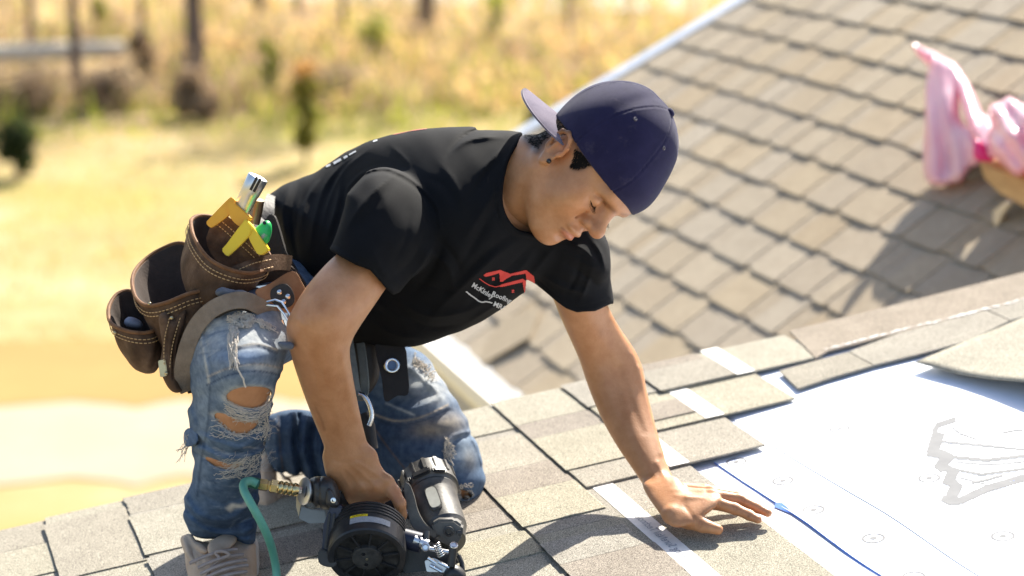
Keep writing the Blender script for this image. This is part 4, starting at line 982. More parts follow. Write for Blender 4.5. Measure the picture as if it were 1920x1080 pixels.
# --- t-shirt
sh = Field()
sh.add(Blob(P_SHIRT, D_TORSO, .13, .125), .03)
P_SLV = [(640, 392), (657, 352), (700, 318), (755, 322), (800, 362), (824, 420), (812, 478), (772, 516), (744, 552), (715, 590), (665, 560), (612, 500), (621, 462)]
sh.add(Blob(P_SLV, [(720, 350, 3.15), (680, 470, 3.10), (780, 470, 3.135), (700, 540, 3.10)], .080, .075), .016)
sh.add(Blob([(1010, 430), (1090, 420), (1132, 445), (1142, 500), (1152, 580), (1156, 620), (1080, 640), (1010, 600), (990, 520)], [(1060, 450, 3.30), (1080, 590, 3.33)], .068, .06), .02)
sh.sub(Prism2([(560, 440), (612, 462), (640, 480), (668, 497), (694, 508), (706, 522), (722, 540), (737, 551), (748, 545), (800, 640), (700, 720), (520, 640), (500, 500)], 2.7, 3.205, smooth=0), .003)
sh.sub(Prism2([(985, 520), (1003, 531), (1020, 545), (1045, 566), (1062, 578), (1082, 586), (1115, 583), (1147, 569), (1200, 600), (1180, 720), (1040, 720), (985, 640)], 2.9, 99, smooth=0), .003)
P_NECK = [(988, 235), (975, 262), (958, 292), (946, 330), (942, 372), (950, 404), (972, 430), (1002, 438), (1040, 440), (1075, 400), (1085, 320), (1050, 240)]
sh.sub(Prism2(P_NECK, 2.5, 3.30), .004)
rel = [
    ([(652, 352), (666, 336), (684, 323), (717, 315), (746, 323), (777, 341), (804, 368), (820, 390), (826, 430)], 2.2, .0022), ([(655, 360), (686, 330), (717, 322), (743, 330), (772, 347), (800, 374), (818, 400)], 3.5, -.0020),
    ([(748, 322), (705, 356), (670, 398), (645, 440)], 7, 0.0055, 'taper'), ([(735, 345), (700, 395), (675, 440)], 9, -0.0033, 'taper'),
    ([(820, 440), (790, 500), (745, 545)], 9, 0.0065, 'taper'), ([(800, 430), (770, 490), (722, 530)], 11, -0.0052, 'taper'), ([(835, 440), (815, 500), (770, 560)], 8, -0.0078, 'taper'),
    ([(690, 282), (645, 318), (618, 372), (604, 430)], 5, 0.0072, 'taper'), ([(672, 290), (632, 332), (606, 392)], 5, -0.0065, 'taper'), ([(655, 296), (612, 344), (590, 410), (580, 470)], 6, 0.0072, 'taper'), ([(640, 330), (632, 380), (612, 450)], 5, 0.0065, 'taper'), ([(648, 345), (640, 400), (622, 455)], 5, -0.0065, 'taper'),
    ([(610, 325), (575, 375), (560, 440)], 7, 0.0065, 'taper'), ([(590, 335), (560, 395), (552, 460)], 7, -0.0059, 'taper'), ([(545, 345), (530, 400), (540, 470)], 7, 0.0065, 'taper'),
    ([(985, 246), (930, 240), (890, 246), (862, 262), (838, 290)], 5, -0.0072, 'taper'), ([(950, 258), (905, 258), (872, 266), (846, 286)], 6, 0.0055, 'taper'),
    ([(944, 276), (922, 300), (896, 330)], 5, 0.0052, 'taper'), ([(930, 300), (905, 335), (880, 380)], 8, -0.0052, 'taper'), ([(938, 330), (915, 380), (870, 450)], 8, 0.0052, 'taper'), ([(935, 375), (905, 430), (850, 520)], 9, -0.0065, 'taper'),
    ([(980, 445), (930, 480), (880, 525), (832, 570), (800, 610)], 9, 0.0084, 'taper'), ([(1005, 452), (955, 500), (905, 550), (860, 590)], 8, -0.0059, 'taper'), ([(960, 438), (905, 480), (850, 540)], 8, -0.0065, 'taper'), ([(1045, 455), (1010, 500), (985, 525)], 8, 0.0059, 'taper'),
    ([(740, 560), (800, 592), (860, 588), (905, 570)], 10, 0.0091, 'taper'), ([(745, 580), (800, 612), (870, 606)], 9, -0.0072, 'taper'), ([(690, 600), (740, 628), (800, 636)], 8, 0.0065, 'taper'), ([(760, 520), (830, 545), (880, 540)], 10, -0.0052, 'taper'),
    ([(1060, 455), (1095, 470), (1128, 505)], 8, 0.0065, 'taper'), ([(1050, 490), (1090, 510), (1125, 540)], 8, -0.0059, 'taper'), ([(1015, 515), (1060, 540), (1110, 552)], 7, 0.0065, 'taper'), ([(1110, 450), (1128, 480), (1136, 520)], 5, 0.0052, 'taper'),
    ([(560, 350), (548, 400), (556, 470), (575, 520)], 5, -.0050, 'taper'), ([(600, 440), (640, 500), (700, 560), (760, 600)], 7, .0050, 'taper'), ([(610, 470), (660, 540), (720, 590)], 6, -.0050, 'taper'),
    ([(700, 470), (716, 505), (738, 530)], 5, .0035, 'taper'), ([(770, 400), (760, 450), (735, 500)], 6, -.0035, 'taper'), ([(800, 470), (840, 500), (850, 545)], 5, .0045, 'taper'), ([(826, 450), (850, 480), (868, 520)], 5, -.0050, 'taper'),
    ([(870, 610), (910, 585), (950, 560)], 5, .0040, 'taper'), ([(1000, 470), (980, 500), (950, 530)], 5, .0040, 'taper'), ([(1090, 480), (1080, 520), (1060, 555)], 4, -.0035, 'taper'), ([(1110, 500), (1100, 535), (1085, 570)], 4, .0035, 'taper'),
    ([(730, 270), (760, 300), (770, 320)], 5, .0030, 'taper'), ([(820, 300), (850, 340), (870, 390)], 7, .0035, 'taper'), ([(790, 330), (835, 350), (860, 400)], 6, -.0030, 'taper'),
    ([(628, 458), (660, 480), (698, 500), (712, 516), (744, 540)], 2.0, -.0014), ([(1008, 524), (1050, 560), (1083, 576), (1142, 562)], 2.0, -.0014),
    ([(968, 280), (950, 310), (933, 345), (929, 380), (938, 415), (962, 442), (1005, 452)], 2.2, -.0022),
    ([(978, 250), (960, 284), (944, 320), (936, 372), (946, 410), (968, 436), (1002, 446)], 5.5, .0026)]
sh.disp.append(Relief(rel, (480, 220, 1180, 680)))
def cloth(c): return .0007 * np.sin(c.px * .047 + c.py * .031) * np.sin(c.py * .043 - c.px * .021 + 1) + .0003 * np.sin(c.px * .11 - c.py * .09)
sh.disp.append(cloth)
sV, sQ = sh.mesh(.0026, smooth=1); lap('shirt')
M_tee = mat('black_cotton', [(.0026, .0031, .0044), (.0050, .0055, .0070)], scale=16, rough=.85, bump=.18, bscale=1500, spec=.16, attr=None)
tee = link('t_shirt', sV, sQ, M_tee, person, True)

# --- jeans
RLEG_B = Blob(P_RLEG, D_RLEG, .068, .075)
jn = Field(); jn.add(RLEG_B, .02)
jn.add(Cone(W(450, 640, 3.145), W(590, 550, 3.50), .066, .088), .03)
jn.add(Ell(W(620, 560, 3.55), np.eye(3), (.12, .14, .11)), .05)
jn.add(Blob(P_LLEG, D_LLEG, .078, .08), .03)
jn.add(Blob(P_LSHIN, D_LSHIN, .052, .05), .012)
HOLES = [[(425, 742), (440, 730), (468, 725), (500, 728), (508, 738), (502, 755), (484, 764), (455, 764), (432, 756)],
         [(402, 778), (420, 776), (450, 788), (478, 789), (488, 786), (478, 800), (462, 812), (440, 812), (420, 800)],
         [(388, 858), (402, 862), (430, 870), (450, 868), (444, 877), (425, 880), (402, 873)],
         [(860, 918), (876, 922), (884, 930), (872, 936), (862, 930)]]
class Sink:
    def __init__(s): 
        s.ras = Raster(320, 540, 940, 1030, 1.5); Z = np.zeros(s.ras.X.shape)
        for p in HOLES:
            P = catmull(p, 5); D = segdist(s.ras.X, s.ras.Y, P); D = np.where(inside(s.ras.X, s.ras.Y, P), -D, D); Z = np.minimum(Z, -.017 / (1 + np.exp(np.clip(D * 2.2, -30, 30)))); Z = Z + .0022 * np.exp(-((D - 3) / 3) ** 2)
        s.ras.Z = Z
    def __call__(s, c): return s.ras.get(c.px, c.py)
jn.disp.append(Sink())
jr = [([(385, 712), (430, 692), (480, 684), (528, 692)], 2.2, .0022), ([(388, 720), (432, 700), (482, 692), (528, 700)], 1.8, -.0016), ([(386, 728), (434, 708), (484, 700), (526, 708)], 2, .0016),
      ([(440, 650), (480, 644), (520, 655)], 2.5, .0026), ([(442, 656), (480, 650), (520, 662)], 3, -.0016),
      ([(372, 610), (382, 660), (392, 720), (388, 790), (376, 860), (368, 930)], 2.2, .0020), ([(379, 610), (389, 660), (398, 720), (394, 790), (383, 860)], 2.5, -.0014),
      ([(375, 815), (420, 832), (455, 838), (495, 812)], 5, .0070), ([(372, 826), (420, 848), (460, 848), (500, 828)], 4, -.0055), ([(370, 838), (420, 858), (462, 858), (495, 842)], 4, .0055), ([(368, 850), (400, 864), (455, 862), (490, 855)], 3, -.0040),
      ([(356, 770), (366, 800), (360, 830)], 6, .0060), ([(350, 935), (365, 960), (400, 975), (440, 968), (480, 935)], 6, .0065), ([(352, 955), (380, 985), (430, 990), (478, 965)], 5, -.0055), ([(360, 975), (400, 998), (450, 1000), (474, 990)], 5, .0055), ([(380, 925), (420, 945), (470, 925)], 6, -.0035), ([(380, 1006), (430, 1010), (473, 1012)], 2.5, .0026),
      ([(420, 782), (455, 773), (495, 770), (512, 758)], 4, .0045), ([(400, 800), (430, 820), (470, 822), (500, 795)], 3.5, .0045),
      # left leg: knee patch seam, folds
      ([(690, 775), (740, 792), (790, 785), (840, 762)], 2.4, .0030), ([(690, 783), (740, 800), (792, 793), (845, 770)], 2.4, -.0022), ([(700, 740), (760, 752), (800, 735)], 7, -.0045), ([(720, 765), (775, 768), (825, 745)], 6, .0045), ([(770, 690), (800, 715), (820, 735)], 6, .0040), ([(700, 800), (728, 840), (760, 880)], 2, .0020),
      ([(835, 835), (850, 818), (880, 808)], 2.2, .0040), ([(838, 842), (855, 826), (884, 816)], 3, -.0050), ([(878, 812), (892, 835), (904, 870)], 2, .0026),
      # bunched cloth behind the knee
      ([(515, 790), (517, 840), (520, 880)], 4, .0040), ([(528, 785), (530, 840), (536, 885)], 4, -.0040), ([(548, 780), (544, 830), (552, 885)], 6, .0080), ([(560, 780), (556, 840), (566, 890)], 5, -.0075), ([(574, 790), (570, 845), (584, 900)], 6, .0085), ([(588, 800), (584, 850), (600, 900)], 5, -.0080), ([(604, 800), (602, 860), (620, 910)], 6, .0075), ([(640, 850), (660, 890), (700, 920)], 7, .0040)]
jn.disp.append(Relief(jr, (320, 540, 940, 1040)))
def denimfold(c): return .0016 * np.sin(c.px * .06 + c.py * .05 + 2 * np.sin(c.py * .03)) + .0010 * np.sin(c.py * .16 + c.px * .03)
jn.disp.append(denimfold)
jn.sub(Prism2([(330, 985), (350, 1000), (378, 1012), (430, 1018), (476, 1020), (500, 1010), (520, 1100), (320, 1100)], 2.5, 3.45, smooth=0), .003)
jV, jQ = jn.mesh(.0030, smooth=1); lap('jeans')
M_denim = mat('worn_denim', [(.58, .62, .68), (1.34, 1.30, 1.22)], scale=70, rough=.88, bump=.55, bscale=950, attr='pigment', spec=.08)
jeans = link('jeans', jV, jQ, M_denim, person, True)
jp = Paint((320, 540, 940, 1040))
DK, MID, LT, VL, DIRT, TH = (.026, .042, .080), (.092, .138, .215), (.26, .32, .385), (.46, .47, .46), (.33, .25, .16), (.52, .46, .38)
jp.C[:] = np.array(MID)
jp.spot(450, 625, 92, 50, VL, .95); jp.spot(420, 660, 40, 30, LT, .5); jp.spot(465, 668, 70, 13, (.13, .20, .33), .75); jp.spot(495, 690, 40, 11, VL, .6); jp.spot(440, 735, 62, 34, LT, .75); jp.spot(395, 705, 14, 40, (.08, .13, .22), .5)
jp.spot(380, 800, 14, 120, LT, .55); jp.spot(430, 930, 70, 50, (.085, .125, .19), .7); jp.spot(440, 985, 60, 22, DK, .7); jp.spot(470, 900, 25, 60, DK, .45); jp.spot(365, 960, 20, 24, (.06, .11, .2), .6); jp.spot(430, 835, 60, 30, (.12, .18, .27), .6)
jp.stroke([(372, 610), (382, 660), (392, 720)], 2.4, VL, .8); jp.stroke([(394, 720), (390, 790), (378, 860), (370, 930)], 1.8, DK, .6)
for y0 in (704, 690): jp.stroke([(388, y0 + 18), (434, y0 - 2), (484, y0 - 8), (526, y0)], 1.5, DK, .9)
jp.stroke([(442, 652), (480, 645), (520, 656)], 2.0, TH, .9); jp.stroke([(390, 706), (432, 690), (482, 683), (526, 690)], 1.4, TH, .8); jp.stroke([(442, 657), (480, 651), (520, 662)], 2.0, DK, .6)
for k in range(22):
    x, y = RNG.uniform(372, 402), RNG.uniform(600, 672); jp.stroke([(x, y), (x + RNG.uniform(14, 44), y - RNG.uniform(4, 18))], 1.3, VL if k % 3 else MID, .6)
for k in range(70):
    x, y = RNG.uniform(372, 495), RNG.uniform(815, 1000); jp.stroke([(x, y), (x + RNG.uniform(10, 40), y + RNG.uniform(-14, 8))], 1.2, LT if k % 2 else DK, .35)
for k in range(26):
    x, y = RNG.uniform(400, 495), RNG.uniform(835, 868); jp.stroke([(x, y), (x + RNG.uniform(8, 30), y + RNG.uniform(-6, 4))], 1.1, VL, .5)
for p in HOLES:
    P = np.array(p, float); jp.patch(P + (P - P.mean(0)) * .18, VL, 3, .75)
jp.patch([(424, 952), (436, 944), (452, 946), (462, 940), (470, 944), (456, 952), (440, 953), (432, 960)], (.55, .50, .43), 1.5, .95)
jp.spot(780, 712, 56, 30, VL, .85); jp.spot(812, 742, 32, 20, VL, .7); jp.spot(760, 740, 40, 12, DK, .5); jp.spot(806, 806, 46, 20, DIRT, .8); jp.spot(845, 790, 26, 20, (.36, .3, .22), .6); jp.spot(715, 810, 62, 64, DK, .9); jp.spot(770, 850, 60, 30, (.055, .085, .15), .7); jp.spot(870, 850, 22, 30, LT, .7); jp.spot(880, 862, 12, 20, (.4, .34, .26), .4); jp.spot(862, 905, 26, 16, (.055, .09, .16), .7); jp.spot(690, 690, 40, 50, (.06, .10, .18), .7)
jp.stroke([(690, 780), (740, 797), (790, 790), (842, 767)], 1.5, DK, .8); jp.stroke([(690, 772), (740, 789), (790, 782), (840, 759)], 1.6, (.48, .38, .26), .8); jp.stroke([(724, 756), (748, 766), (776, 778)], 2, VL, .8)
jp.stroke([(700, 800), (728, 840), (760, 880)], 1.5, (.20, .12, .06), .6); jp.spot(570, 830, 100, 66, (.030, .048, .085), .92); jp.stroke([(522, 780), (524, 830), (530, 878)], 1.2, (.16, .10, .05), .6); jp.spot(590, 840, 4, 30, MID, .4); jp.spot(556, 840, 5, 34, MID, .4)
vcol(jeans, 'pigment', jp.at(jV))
# frayed threads at the rips
jz = project(jV)
M_thread = mat('frayed_thread', [(.50, .44, .36), (.66, .60, .52)], scale=90, rough=.95)
from bisect import bisect_left
_g = {}
for i, (x, y, z) in enumerate(zip(jz[0], jz[1], jz[2])):
    k = (int(x // 4), int(y // 4))
    if k not in _g or z < _g[k]: _g[k] = z
def jd(x, y, off=.002):
    for r in range(0, 6):
        c = [_g[k] for i in range(-r, r + 1) for j in range(-r, r + 1) for k in [(int(x // 4) + i, int(y // 4) + j)] if k in _g]
        if c: return min(c) - off
    return 3.1
def thread(pts, r=.0007, wob=2.0, n=10, off=.003):
    P = catmull(pts, max(3, n // max(1, len(pts) - 1)), False) if len(pts) > 2 else np.linspace(pts[0], pts[1], n)
    P = P + RNG.normal(size=P.shape) * wob * .55; ds = np.array([jd(x, y, off) for x, y in P]); ds = np.convolve(np.pad(ds, 2, 'edge'), np.ones(5) / 5, 'valid')
    return [W(x, y, d) for (x, y), d in zip(P, ds)]
b = MB()
for y in (746, 752, 758, 763, 768, 773, 778, 783): 
    for k in range(6 if y > 755 else 1): b.tube(thread([(418 + R(0, 14), y - R(4, 12)), (450 + R(-10, 10), y + R(2, 8)), (480 + R(-8, 8), y + R(2, 8)), (506 + R(-4, 4), y - R(6, 18))], wob=2.4), R(.0002, .0005), n=5)
for k in range(60): x, y = R(390, 500), R(786, 822); b.tube(thread([(x, y), (x + R(8, 26), y + R(-6, 10)), (x + R(16, 46), y + R(-14, 8))], wob=3), R(.0002, .0005), n=4)
for k in range(80): x, y = R(400, 485), R(868, 900); b.tube(thread([(x, y - (x - 400) * .1), (x + R(10, 24), y + R(-8, 4) - (x - 400) * .15), (x + R(18, 40), y + R(-20, -4) - (x - 400) * .15)], wob=2.5), R(.0002, .0005), n=4)
for k in range(130): a, c = R(0, 6.3), R(.5, 1.15); x, y = 452 + 22 * c * math.cos(a), 600 + 11 * c * math.sin(a); b.tube(thread([(x, y), (x + R(-9, 9), y + R(-5, 5)), (x + R(-12, 12), y + R(-5, 6))], wob=2.5, off=R(.002, .008)), R(.0003, .0008), n=4)
for k in range(34): b.tube(thread([(440 + R(-9, 9), 612), (436 + R(-9, 9), 640), (440 + R(-9, 8), 668 + R(0, 30))], wob=3, off=R(.003, .008)), R(.0003, .0007), n=4)
b.tube(thread([(440, 670), (446, 692), (456, 712), (460, 726)], wob=1.2, off=.006), [.0022, .0019, .0017, .0014, .0012] + [.001] * 30 if 0 else .0013, n=5)
for k in range(40): q = R(0, 1); x, y = 480 + 30 * q, 598 + 18 * q; b.tube(thread([(x, y), (x + R(-8, 10), y + R(-5, 8)), (x + R(-4, 14), y + R(-4, 10))], wob=2, off=R(.002, .006)), R(.0003, .0007), n=4)
for k in range(12): b.tube(thread([(345 + R(0, 10), 815 + R(-8, 20)), (350 + R(-6, 6), 832 + R(-8, 8)), (340 + R(-10, 10), 850 + R(-6, 20))], wob=2), R(.0003, .0006), n=4)
for k in range(30): x, y = 838 + R(-6, 6), 830 + R(-12, 22); b.tube(thread([(x, y), (x + R(-5, 8), y + R(2, 12)), (x + R(-4, 14), y + R(4, 24))], wob=2.5, off=R(.002, .006)), R(.0003, .0007), n=4)
for k in range(26): x, y = 868 + R(-12, 14), 920 + R(-10, 12); b.tube(thread([(x, y), (x + R(-8, 8), y + R(-6, 6)), (x + R(-10, 12), y + R(-4, 12))], wob=2.5), R(.0003, .0007), n=4)
for k in range(40): q = R(0, 1); x, y = 775 + 34 * q + R(-3, 8), 668 + 34 * q + R(-4, 8); b.tube(thread([(x, y), (x + R(-6, 8), y + R(-4, 8)), (x + R(-8, 10), y + R(0, 12))], wob=2.5, off=R(.002, .006)), R(.0003, .0008), n=4)
for k in range(14): q = R(0, 1); b.tube(thread([(500 + R(-6, 4), 770 + 40 * q), (503 + R(-6, 4), 782 + 40 * q), (498 + R(-6, 6), 800 + 40 * q)], wob=2), R(.0003, .0006), n=4)
b.build('frayed_threads', M_thread, jeans, kind='stuff')
lap('threads')
# ---------------------------------------------------------------- boots
M_boot = mat('dirty_tan_suede', [(.46, .32, .215), (.62, .47, .34)], scale=30, rough=.9, bump=.5, bscale=500)
M_sole = mat('pale_rubber_sole', [(.46, .42, .37), (.62, .58, .52)], scale=40, rough=.8, bump=.3)
M_lace = mat('taupe_lace', [(.33, .25, .21), (.45, .36, .31)], scale=70, rough=.9, bump=.4)
def soft(name, blobs, m, parent, h=.0028, subs=(), disp=None, k=.01, smooth=1):
    f = Field()
    for q in blobs: f.add(q, k)
    for q in subs: f.sub(q)
    if disp: f.disp.append(disp)
    V, Q = f.mesh(h, smooth=smooth); return link(name, V, Q, m, parent, True)
P_BOOT = [(352, 1010), (385, 1016), (410, 1014), (434, 1000), (462, 1012), (478, 1024), (482, 1080), (480, 1150), (455, 1195), (405, 1195), (368, 1150), (352, 1080), (346, 1035)]
bootd = [(410, 1000, 3.33), (415, 1080, 3.255), (418, 1170, 3.17)]
boot = soft('boot', [Blob(P_BOOT, bootd, .052, .05), Blob([(392, 1040), (440, 1035), (462, 1080), (455, 1180), (400, 1180), (380, 1110)], [(420, 1030, 3.29), (420, 1170, 3.15)], .045, .04)], M_boot, person,
            disp=Relief([([(354, 1024), (372, 1040), (384, 1062)], 3, -.004), ([(388, 1016), (391, 1036), (404, 1046)], 1.6, -.0015), ([(436, 1004), (462, 1016), (480, 1024)], 4, .003)], (320, 960, 520, 1220)))
soft('boot_collar', [Blob([(338, 1012), (345, 1004), (353, 1012), (362, 1036), (372, 1056), (362, 1060), (348, 1042)], [(350, 1010, 3.30), (366, 1056, 3.25)], .014, .010), Blob([(350, 1004), (360, 1002), (368, 1014), (380, 1020), (392, 1034), (380, 1040), (364, 1030)], [(360, 1008, 3.30), (385, 1034, 3.26)], .016, .012)], M_boot, boot, h=.002)
soft('boot_tongue', [Blob([(392, 1018), (416, 1003), (438, 1002), (444, 1014), (428, 1030), (402, 1044), (390, 1036)], [(415, 1010, 3.265), (410, 1040, 3.225)], .014, .014)], M_boot, boot, h=.002)
soft('boot_sole', [Blob([(470, 1015), (482, 1012), (486, 1040), (488, 1150), (470, 1200), (400, 1205), (455, 1170), (472, 1090)], [(478, 1020, 3.33), (470, 1190, 3.20)], .030, .008)], M_sole, boot, h=.0025)
for i, (a, c) in enumerate([((356, 1056), (444, 1030)), ((372, 1064), (456, 1040)), ((376, 1076), (462, 1050)), ((384, 1084), (464, 1060)), ((380, 1098), (462, 1072)), ((388, 1108), (460, 1084))]):
    p = [np.array(a) + (np.array(c) - a) * q + np.array([0, -5 * math.sin(q * 3.1)]) for q in np.linspace(0, 1, 8)]
    MB().tube([W(x, y, 3.232 - .0008 * (y - 1030) - .014 * math.sin(q * 3.1)) for (x, y), q in zip(p, np.linspace(0, 1, 8))], .0042, n=8, flat=.7).build('lace', M_lace, boot, smooth=True)
p = catmull([(412, 1046), (404, 1036), (418, 1034), (430, 1040), (414, 1048), (398, 1062), (388, 1080)], 5, False)
MB().tube([W(x, y, 3.205) for x, y in p], .0026, n=7).build('lace', M_lace, boot, smooth=True)
b2 = soft('boot', [Blob([(478, 870), (500, 862), (514, 868), (520, 900), (525, 935), (522, 968), (505, 986), (488, 984), (478, 960), (470, 920)], [(500, 870, 3.62), (505, 975, 3.57)], .040, .035), Blob([(486, 798), (496, 796), (502, 830), (512, 868), (500, 890), (484, 876)], [(495, 830, 3.64)], .03, .03)], M_boot, person, disp=Relief([([(480, 905), (500, 912), (522, 905)], 2.5, -.004), ([(486, 950), (505, 944), (524, 950)], 3, -.003), ([(480, 890), (500, 884), (518, 888)], 2, .002)], (440, 780, 560, 1000)))
MB().lathe(W(494, 846, 3.605), wdir([.1, 0, -1]), [(0, .008), (.006, .008), (.007, .004), (.008, .0001)], 14).build('boot_hook', M_sole, b2, smooth=True)

# ---------------------------------------------------------------- tool belt
M_lth = mat('oiled_dark_leather', [(.040, .022, .012), (.092, .052, .030), (.18, .112, .070)], scale=22, rough=.72, bump=.45, bscale=320, spec=.2)
M_rim = mat('worn_russet_edge', [(.10, .045, .02), (.24, .12, .055)], scale=34, rough=.7, spec=.2, bump=.4, bscale=400)
M_tanl = mat('tan_leather', [(.22, .10, .042), (.36, .18, .08)], scale=24, rough=.6, bump=.35)
M_inner = mat('suede_lining', [(.022, .014, .010), (.045, .028, .02)], scale=40, rough=.95, bump=.4)
M_stitch = mat('waxed_thread', [(.46, .27, .11), (.62, .42, .20)], rough=.7)
M_steel = mat('polished_steel', [(.62, .62, .63), (.72, .72, .73)], scale=12, rough=.22, metal=1)
M_brass = mat('old_brass', [(.42, .33, .18), (.58, .47, .27)], scale=30, rough=.33, metal=.9)
M_chrome = mat('brushed_aluminium', [(.52, .54, .57), (.68, .70, .73)], scale=8, rough=.34, metal=.85)
M_blackl = mat('black_leather', [(.010, .008, .007), (.024, .019, .016)], scale=30, rough=.6, bump=.35)
belt = empty('tool_belt', W(430, 540, 3.2), "worn brown leather tool belt with open pouches at the kneeling man's hip", 'tool belt')
def dsmooth(pts, n=6, closed=True):
    q = catmull(pts, n, closed); return q
def pouch(rim, bot, sc, name='pouch', th=.0035, dents=0, stitch=True, front=None):
    """an open leather bag: rim loop (px, py, d), walls running down to a closed bottom"""
    R3 = np.array([W(*q) for q in catmull(rim, 6)]); n = len(R3); rc = R3.mean(0); bc = W(*bot); v = []
    lv = len(sc)
    for i, s in enumerate(sc):
        q = i / (lv - 1); cen = rc + (bc - rc) * q
        for j, p in enumerate(R3):
            o = (p - rc) * s; w = dents * math.sin(j * .9 + i * 1.3) * math.sin(q * 3.1); v.append(cen + o * (1 + w))
    f = [(i * n + j, i * n + (j + 1) % n, (i + 1) * n + (j + 1) % n, (i + 1) * n + j) for i in range(lv - 1) for j in range(n)]
    v.append(bc + (bc - rc) * .02); k = len(v) - 1; f += [((lv - 1) * n + j, (lv - 1) * n + (j + 1) % n, k) for j in range(n)]
    o = link(name, v, f, M_lth, belt, True); bm = bmesh.new(); bm.from_mesh(o.data); bmesh.ops.recalc_face_normals(bm, faces=bm.faces); bm.to_mesh(o.data); bm.free()
    o.data.materials.append(M_inner); md = o.modifiers.new('thick', 'SOLIDIFY'); md.thickness = th; md.offset = -1; md.material_offset = 1
    sb = o.modifiers.new('soft', 'SUBSURF'); sb.levels = 1; sb.render_levels = 1
    MB().tube(list(R3) + [R3[0], R3[1]], .0032, n=8).build('pouch_rim', M_rim, o, smooth=True)
    if stitch:
        for off in (.0105, .0165):
            b = MB(); L = (bc - rc) / np.linalg.norm(bc - rc)
            ring = [R3[j] + L * off + (R3[j] - rc) / np.linalg.norm(R3[j] - rc) * .0016 for j in range(n)]
            ring = np.array([ring[j % n] for j in range(n + 1)]); seg = np.linalg.norm(np.diff(ring, axis=0), axis=1); cum = np.r_[0, np.cumsum(seg)]
            for s0 in np.arange(0, cum[-1], .0072):
                a, c = [np.array([np.interp(x, cum, ring[:, k]) for k in range(3)]) for x in (s0, s0 + .0046)]; b.tube([a, c], .0008, n=5)
            b.build('stitching', M_stitch, o, kind='stuff')
    return o
pouch([(203, 588, 3.225), (210, 608, 3.19), (240, 621, 3.165), (272, 624, 3.16), (293, 616, 3.18), (296, 598, 3.235), (272, 566, 3.285), (246, 546, 3.295), (222, 550, 3.285), (207, 568, 3.26)], (272, 690, 3.225), [1, 1.0, .97, .92, .85, .75, .60, .35], dents=.05)
pouch([(248, 535, 3.215), (256, 560, 3.175), (276, 573, 3.15), (310, 568, 3.13), (350, 552, 3.125), (388, 541, 3.14), (402, 524, 3.20), (386, 484, 3.285), (342, 456, 3.32), (300, 468, 3.32), (268, 490, 3.30), (251, 512, 3.26)], (352, 690, 3.215), [1, .94, .86, .76, .66, .56, .46, .3], dents=.03)
pouch([(358, 420, 3.19), (366, 450, 3.145), (392, 485, 3.115), (430, 505, 3.10), (470, 512, 3.12), (506, 500, 3.18), (500, 470, 3.25), (455, 440, 3.275), (412, 412, 3.28), (380, 404, 3.255), (362, 409, 3.225)], (378, 552, 3.20), [1, .98, .95, .92, .88, .82, .72, .5], dents=.02)
# divider panel carrying the clips
def slab(name, pts, d, th, m, parent, bevel=.0012, smooth=True):
    q = [W(*p, (d(*p) if callable(d) else d)) for p in pts]; nrm = wdir([0, 0, 1.0]); return MB().prism(q, nrm, th).build(name, m, parent, smooth, bevel)
div = slab('divider', catmull([(386, 446), (412, 402), (430, 408), (470, 440), (506, 476), (503, 500), (440, 512), (404, 488)], 3), tps([(400, 440, 3.185), (500, 485, 3.19)]), .006, M_lth, belt)
def stitches(pts, d, parent, step=6.5, ln=4.2, r=.0008):
    P = catmull(pts, 10, False); seg = np.hypot(*np.diff(P, axis=0).T); cum = np.r_[0, np.cumsum(seg)]; b = MB(); dd = d if callable(d) else (lambda x, y: d)
    for s0 in np.arange(0, cum[-1] - ln, step):
        q = [(np.interp(s, cum, P[:, 0]), np.interp(s, cum, P[:, 1])) for s in (s0, s0 + ln)]; b.tube([W(*p, float(dd(*p))) for p in q], r, n=5)
    b.build('stitching', M_stitch, parent, kind='stuff')
dd = tps([(400, 440, 3.183), (500, 485, 3.188)])
stitches([(412, 412), (440, 436), (498, 490)], dd, div); stitches([(406, 420), (434, 444), (490, 495)], dd, div)
def band(name, pts, w, m, parent, th=.004, n=6, tilt=0.0):
    """a leather strap: centre line (px, py, d), width in metres seen broadside"""
    P = np.array([W(*q) for q in catmull(pts, n, False)]); v = []; f = []
    for i, p in enumerate(P):
        t = unit(P[min(i + 1, len(P) - 1)] - P[max(i - 1, 0)]); vw = unit(p - CAMP); s = unit(np.cross(t, vw)); s = unit(s * math.cos(tilt) + vw * math.sin(tilt)); nn = np.cross(t, s)
        ww = w[0] + (w[1] - w[0]) * i / (len(P) - 1) if hasattr(w, '__len__') else w
        v += [p + s * ww / 2 + nn * th / 2, p + s * ww / 2 - nn * th / 2, p - s * ww / 2 - nn * th / 2, p - s * ww / 2 + nn * th / 2]
    for i in range(len(P) - 1):
        for k in range(4): f.append((4 * i + k, 4 * i + (k + 1) % 4, 4 * i + 4 + (k + 1) % 4, 4 * i + 4 + k))
    f += [(0, 1, 2, 3), tuple(4 * (len(P) - 1) + k for k in (3, 2, 1, 0))]
    return MB().add(v, f).build(name, m, parent, True, .0009)
st = band('belt_band', [(392, 552, 3.13), (425, 524, 3.12), (470, 503, 3.135), (515, 492, 3.18), (545, 494, 3.26)], .026, M_lth, belt)
stitches([(402, 540), (430, 516), (472, 495), (512, 486)], tps([(402, 536, 3.122), (470, 494, 3.128), (534, 478, 3.19)]), st); stitches([(405, 554), (434, 532), (474, 511), (514, 500)], tps([(405, 552, 3.122), (470, 508, 3.128), (534, 494, 3.19)]), st)
band('belt_band', [(500, 392, 3.42), (490, 420, 3.38), (496, 455, 3.34), (520, 500, 3.30)], .024, M_blackl, belt)
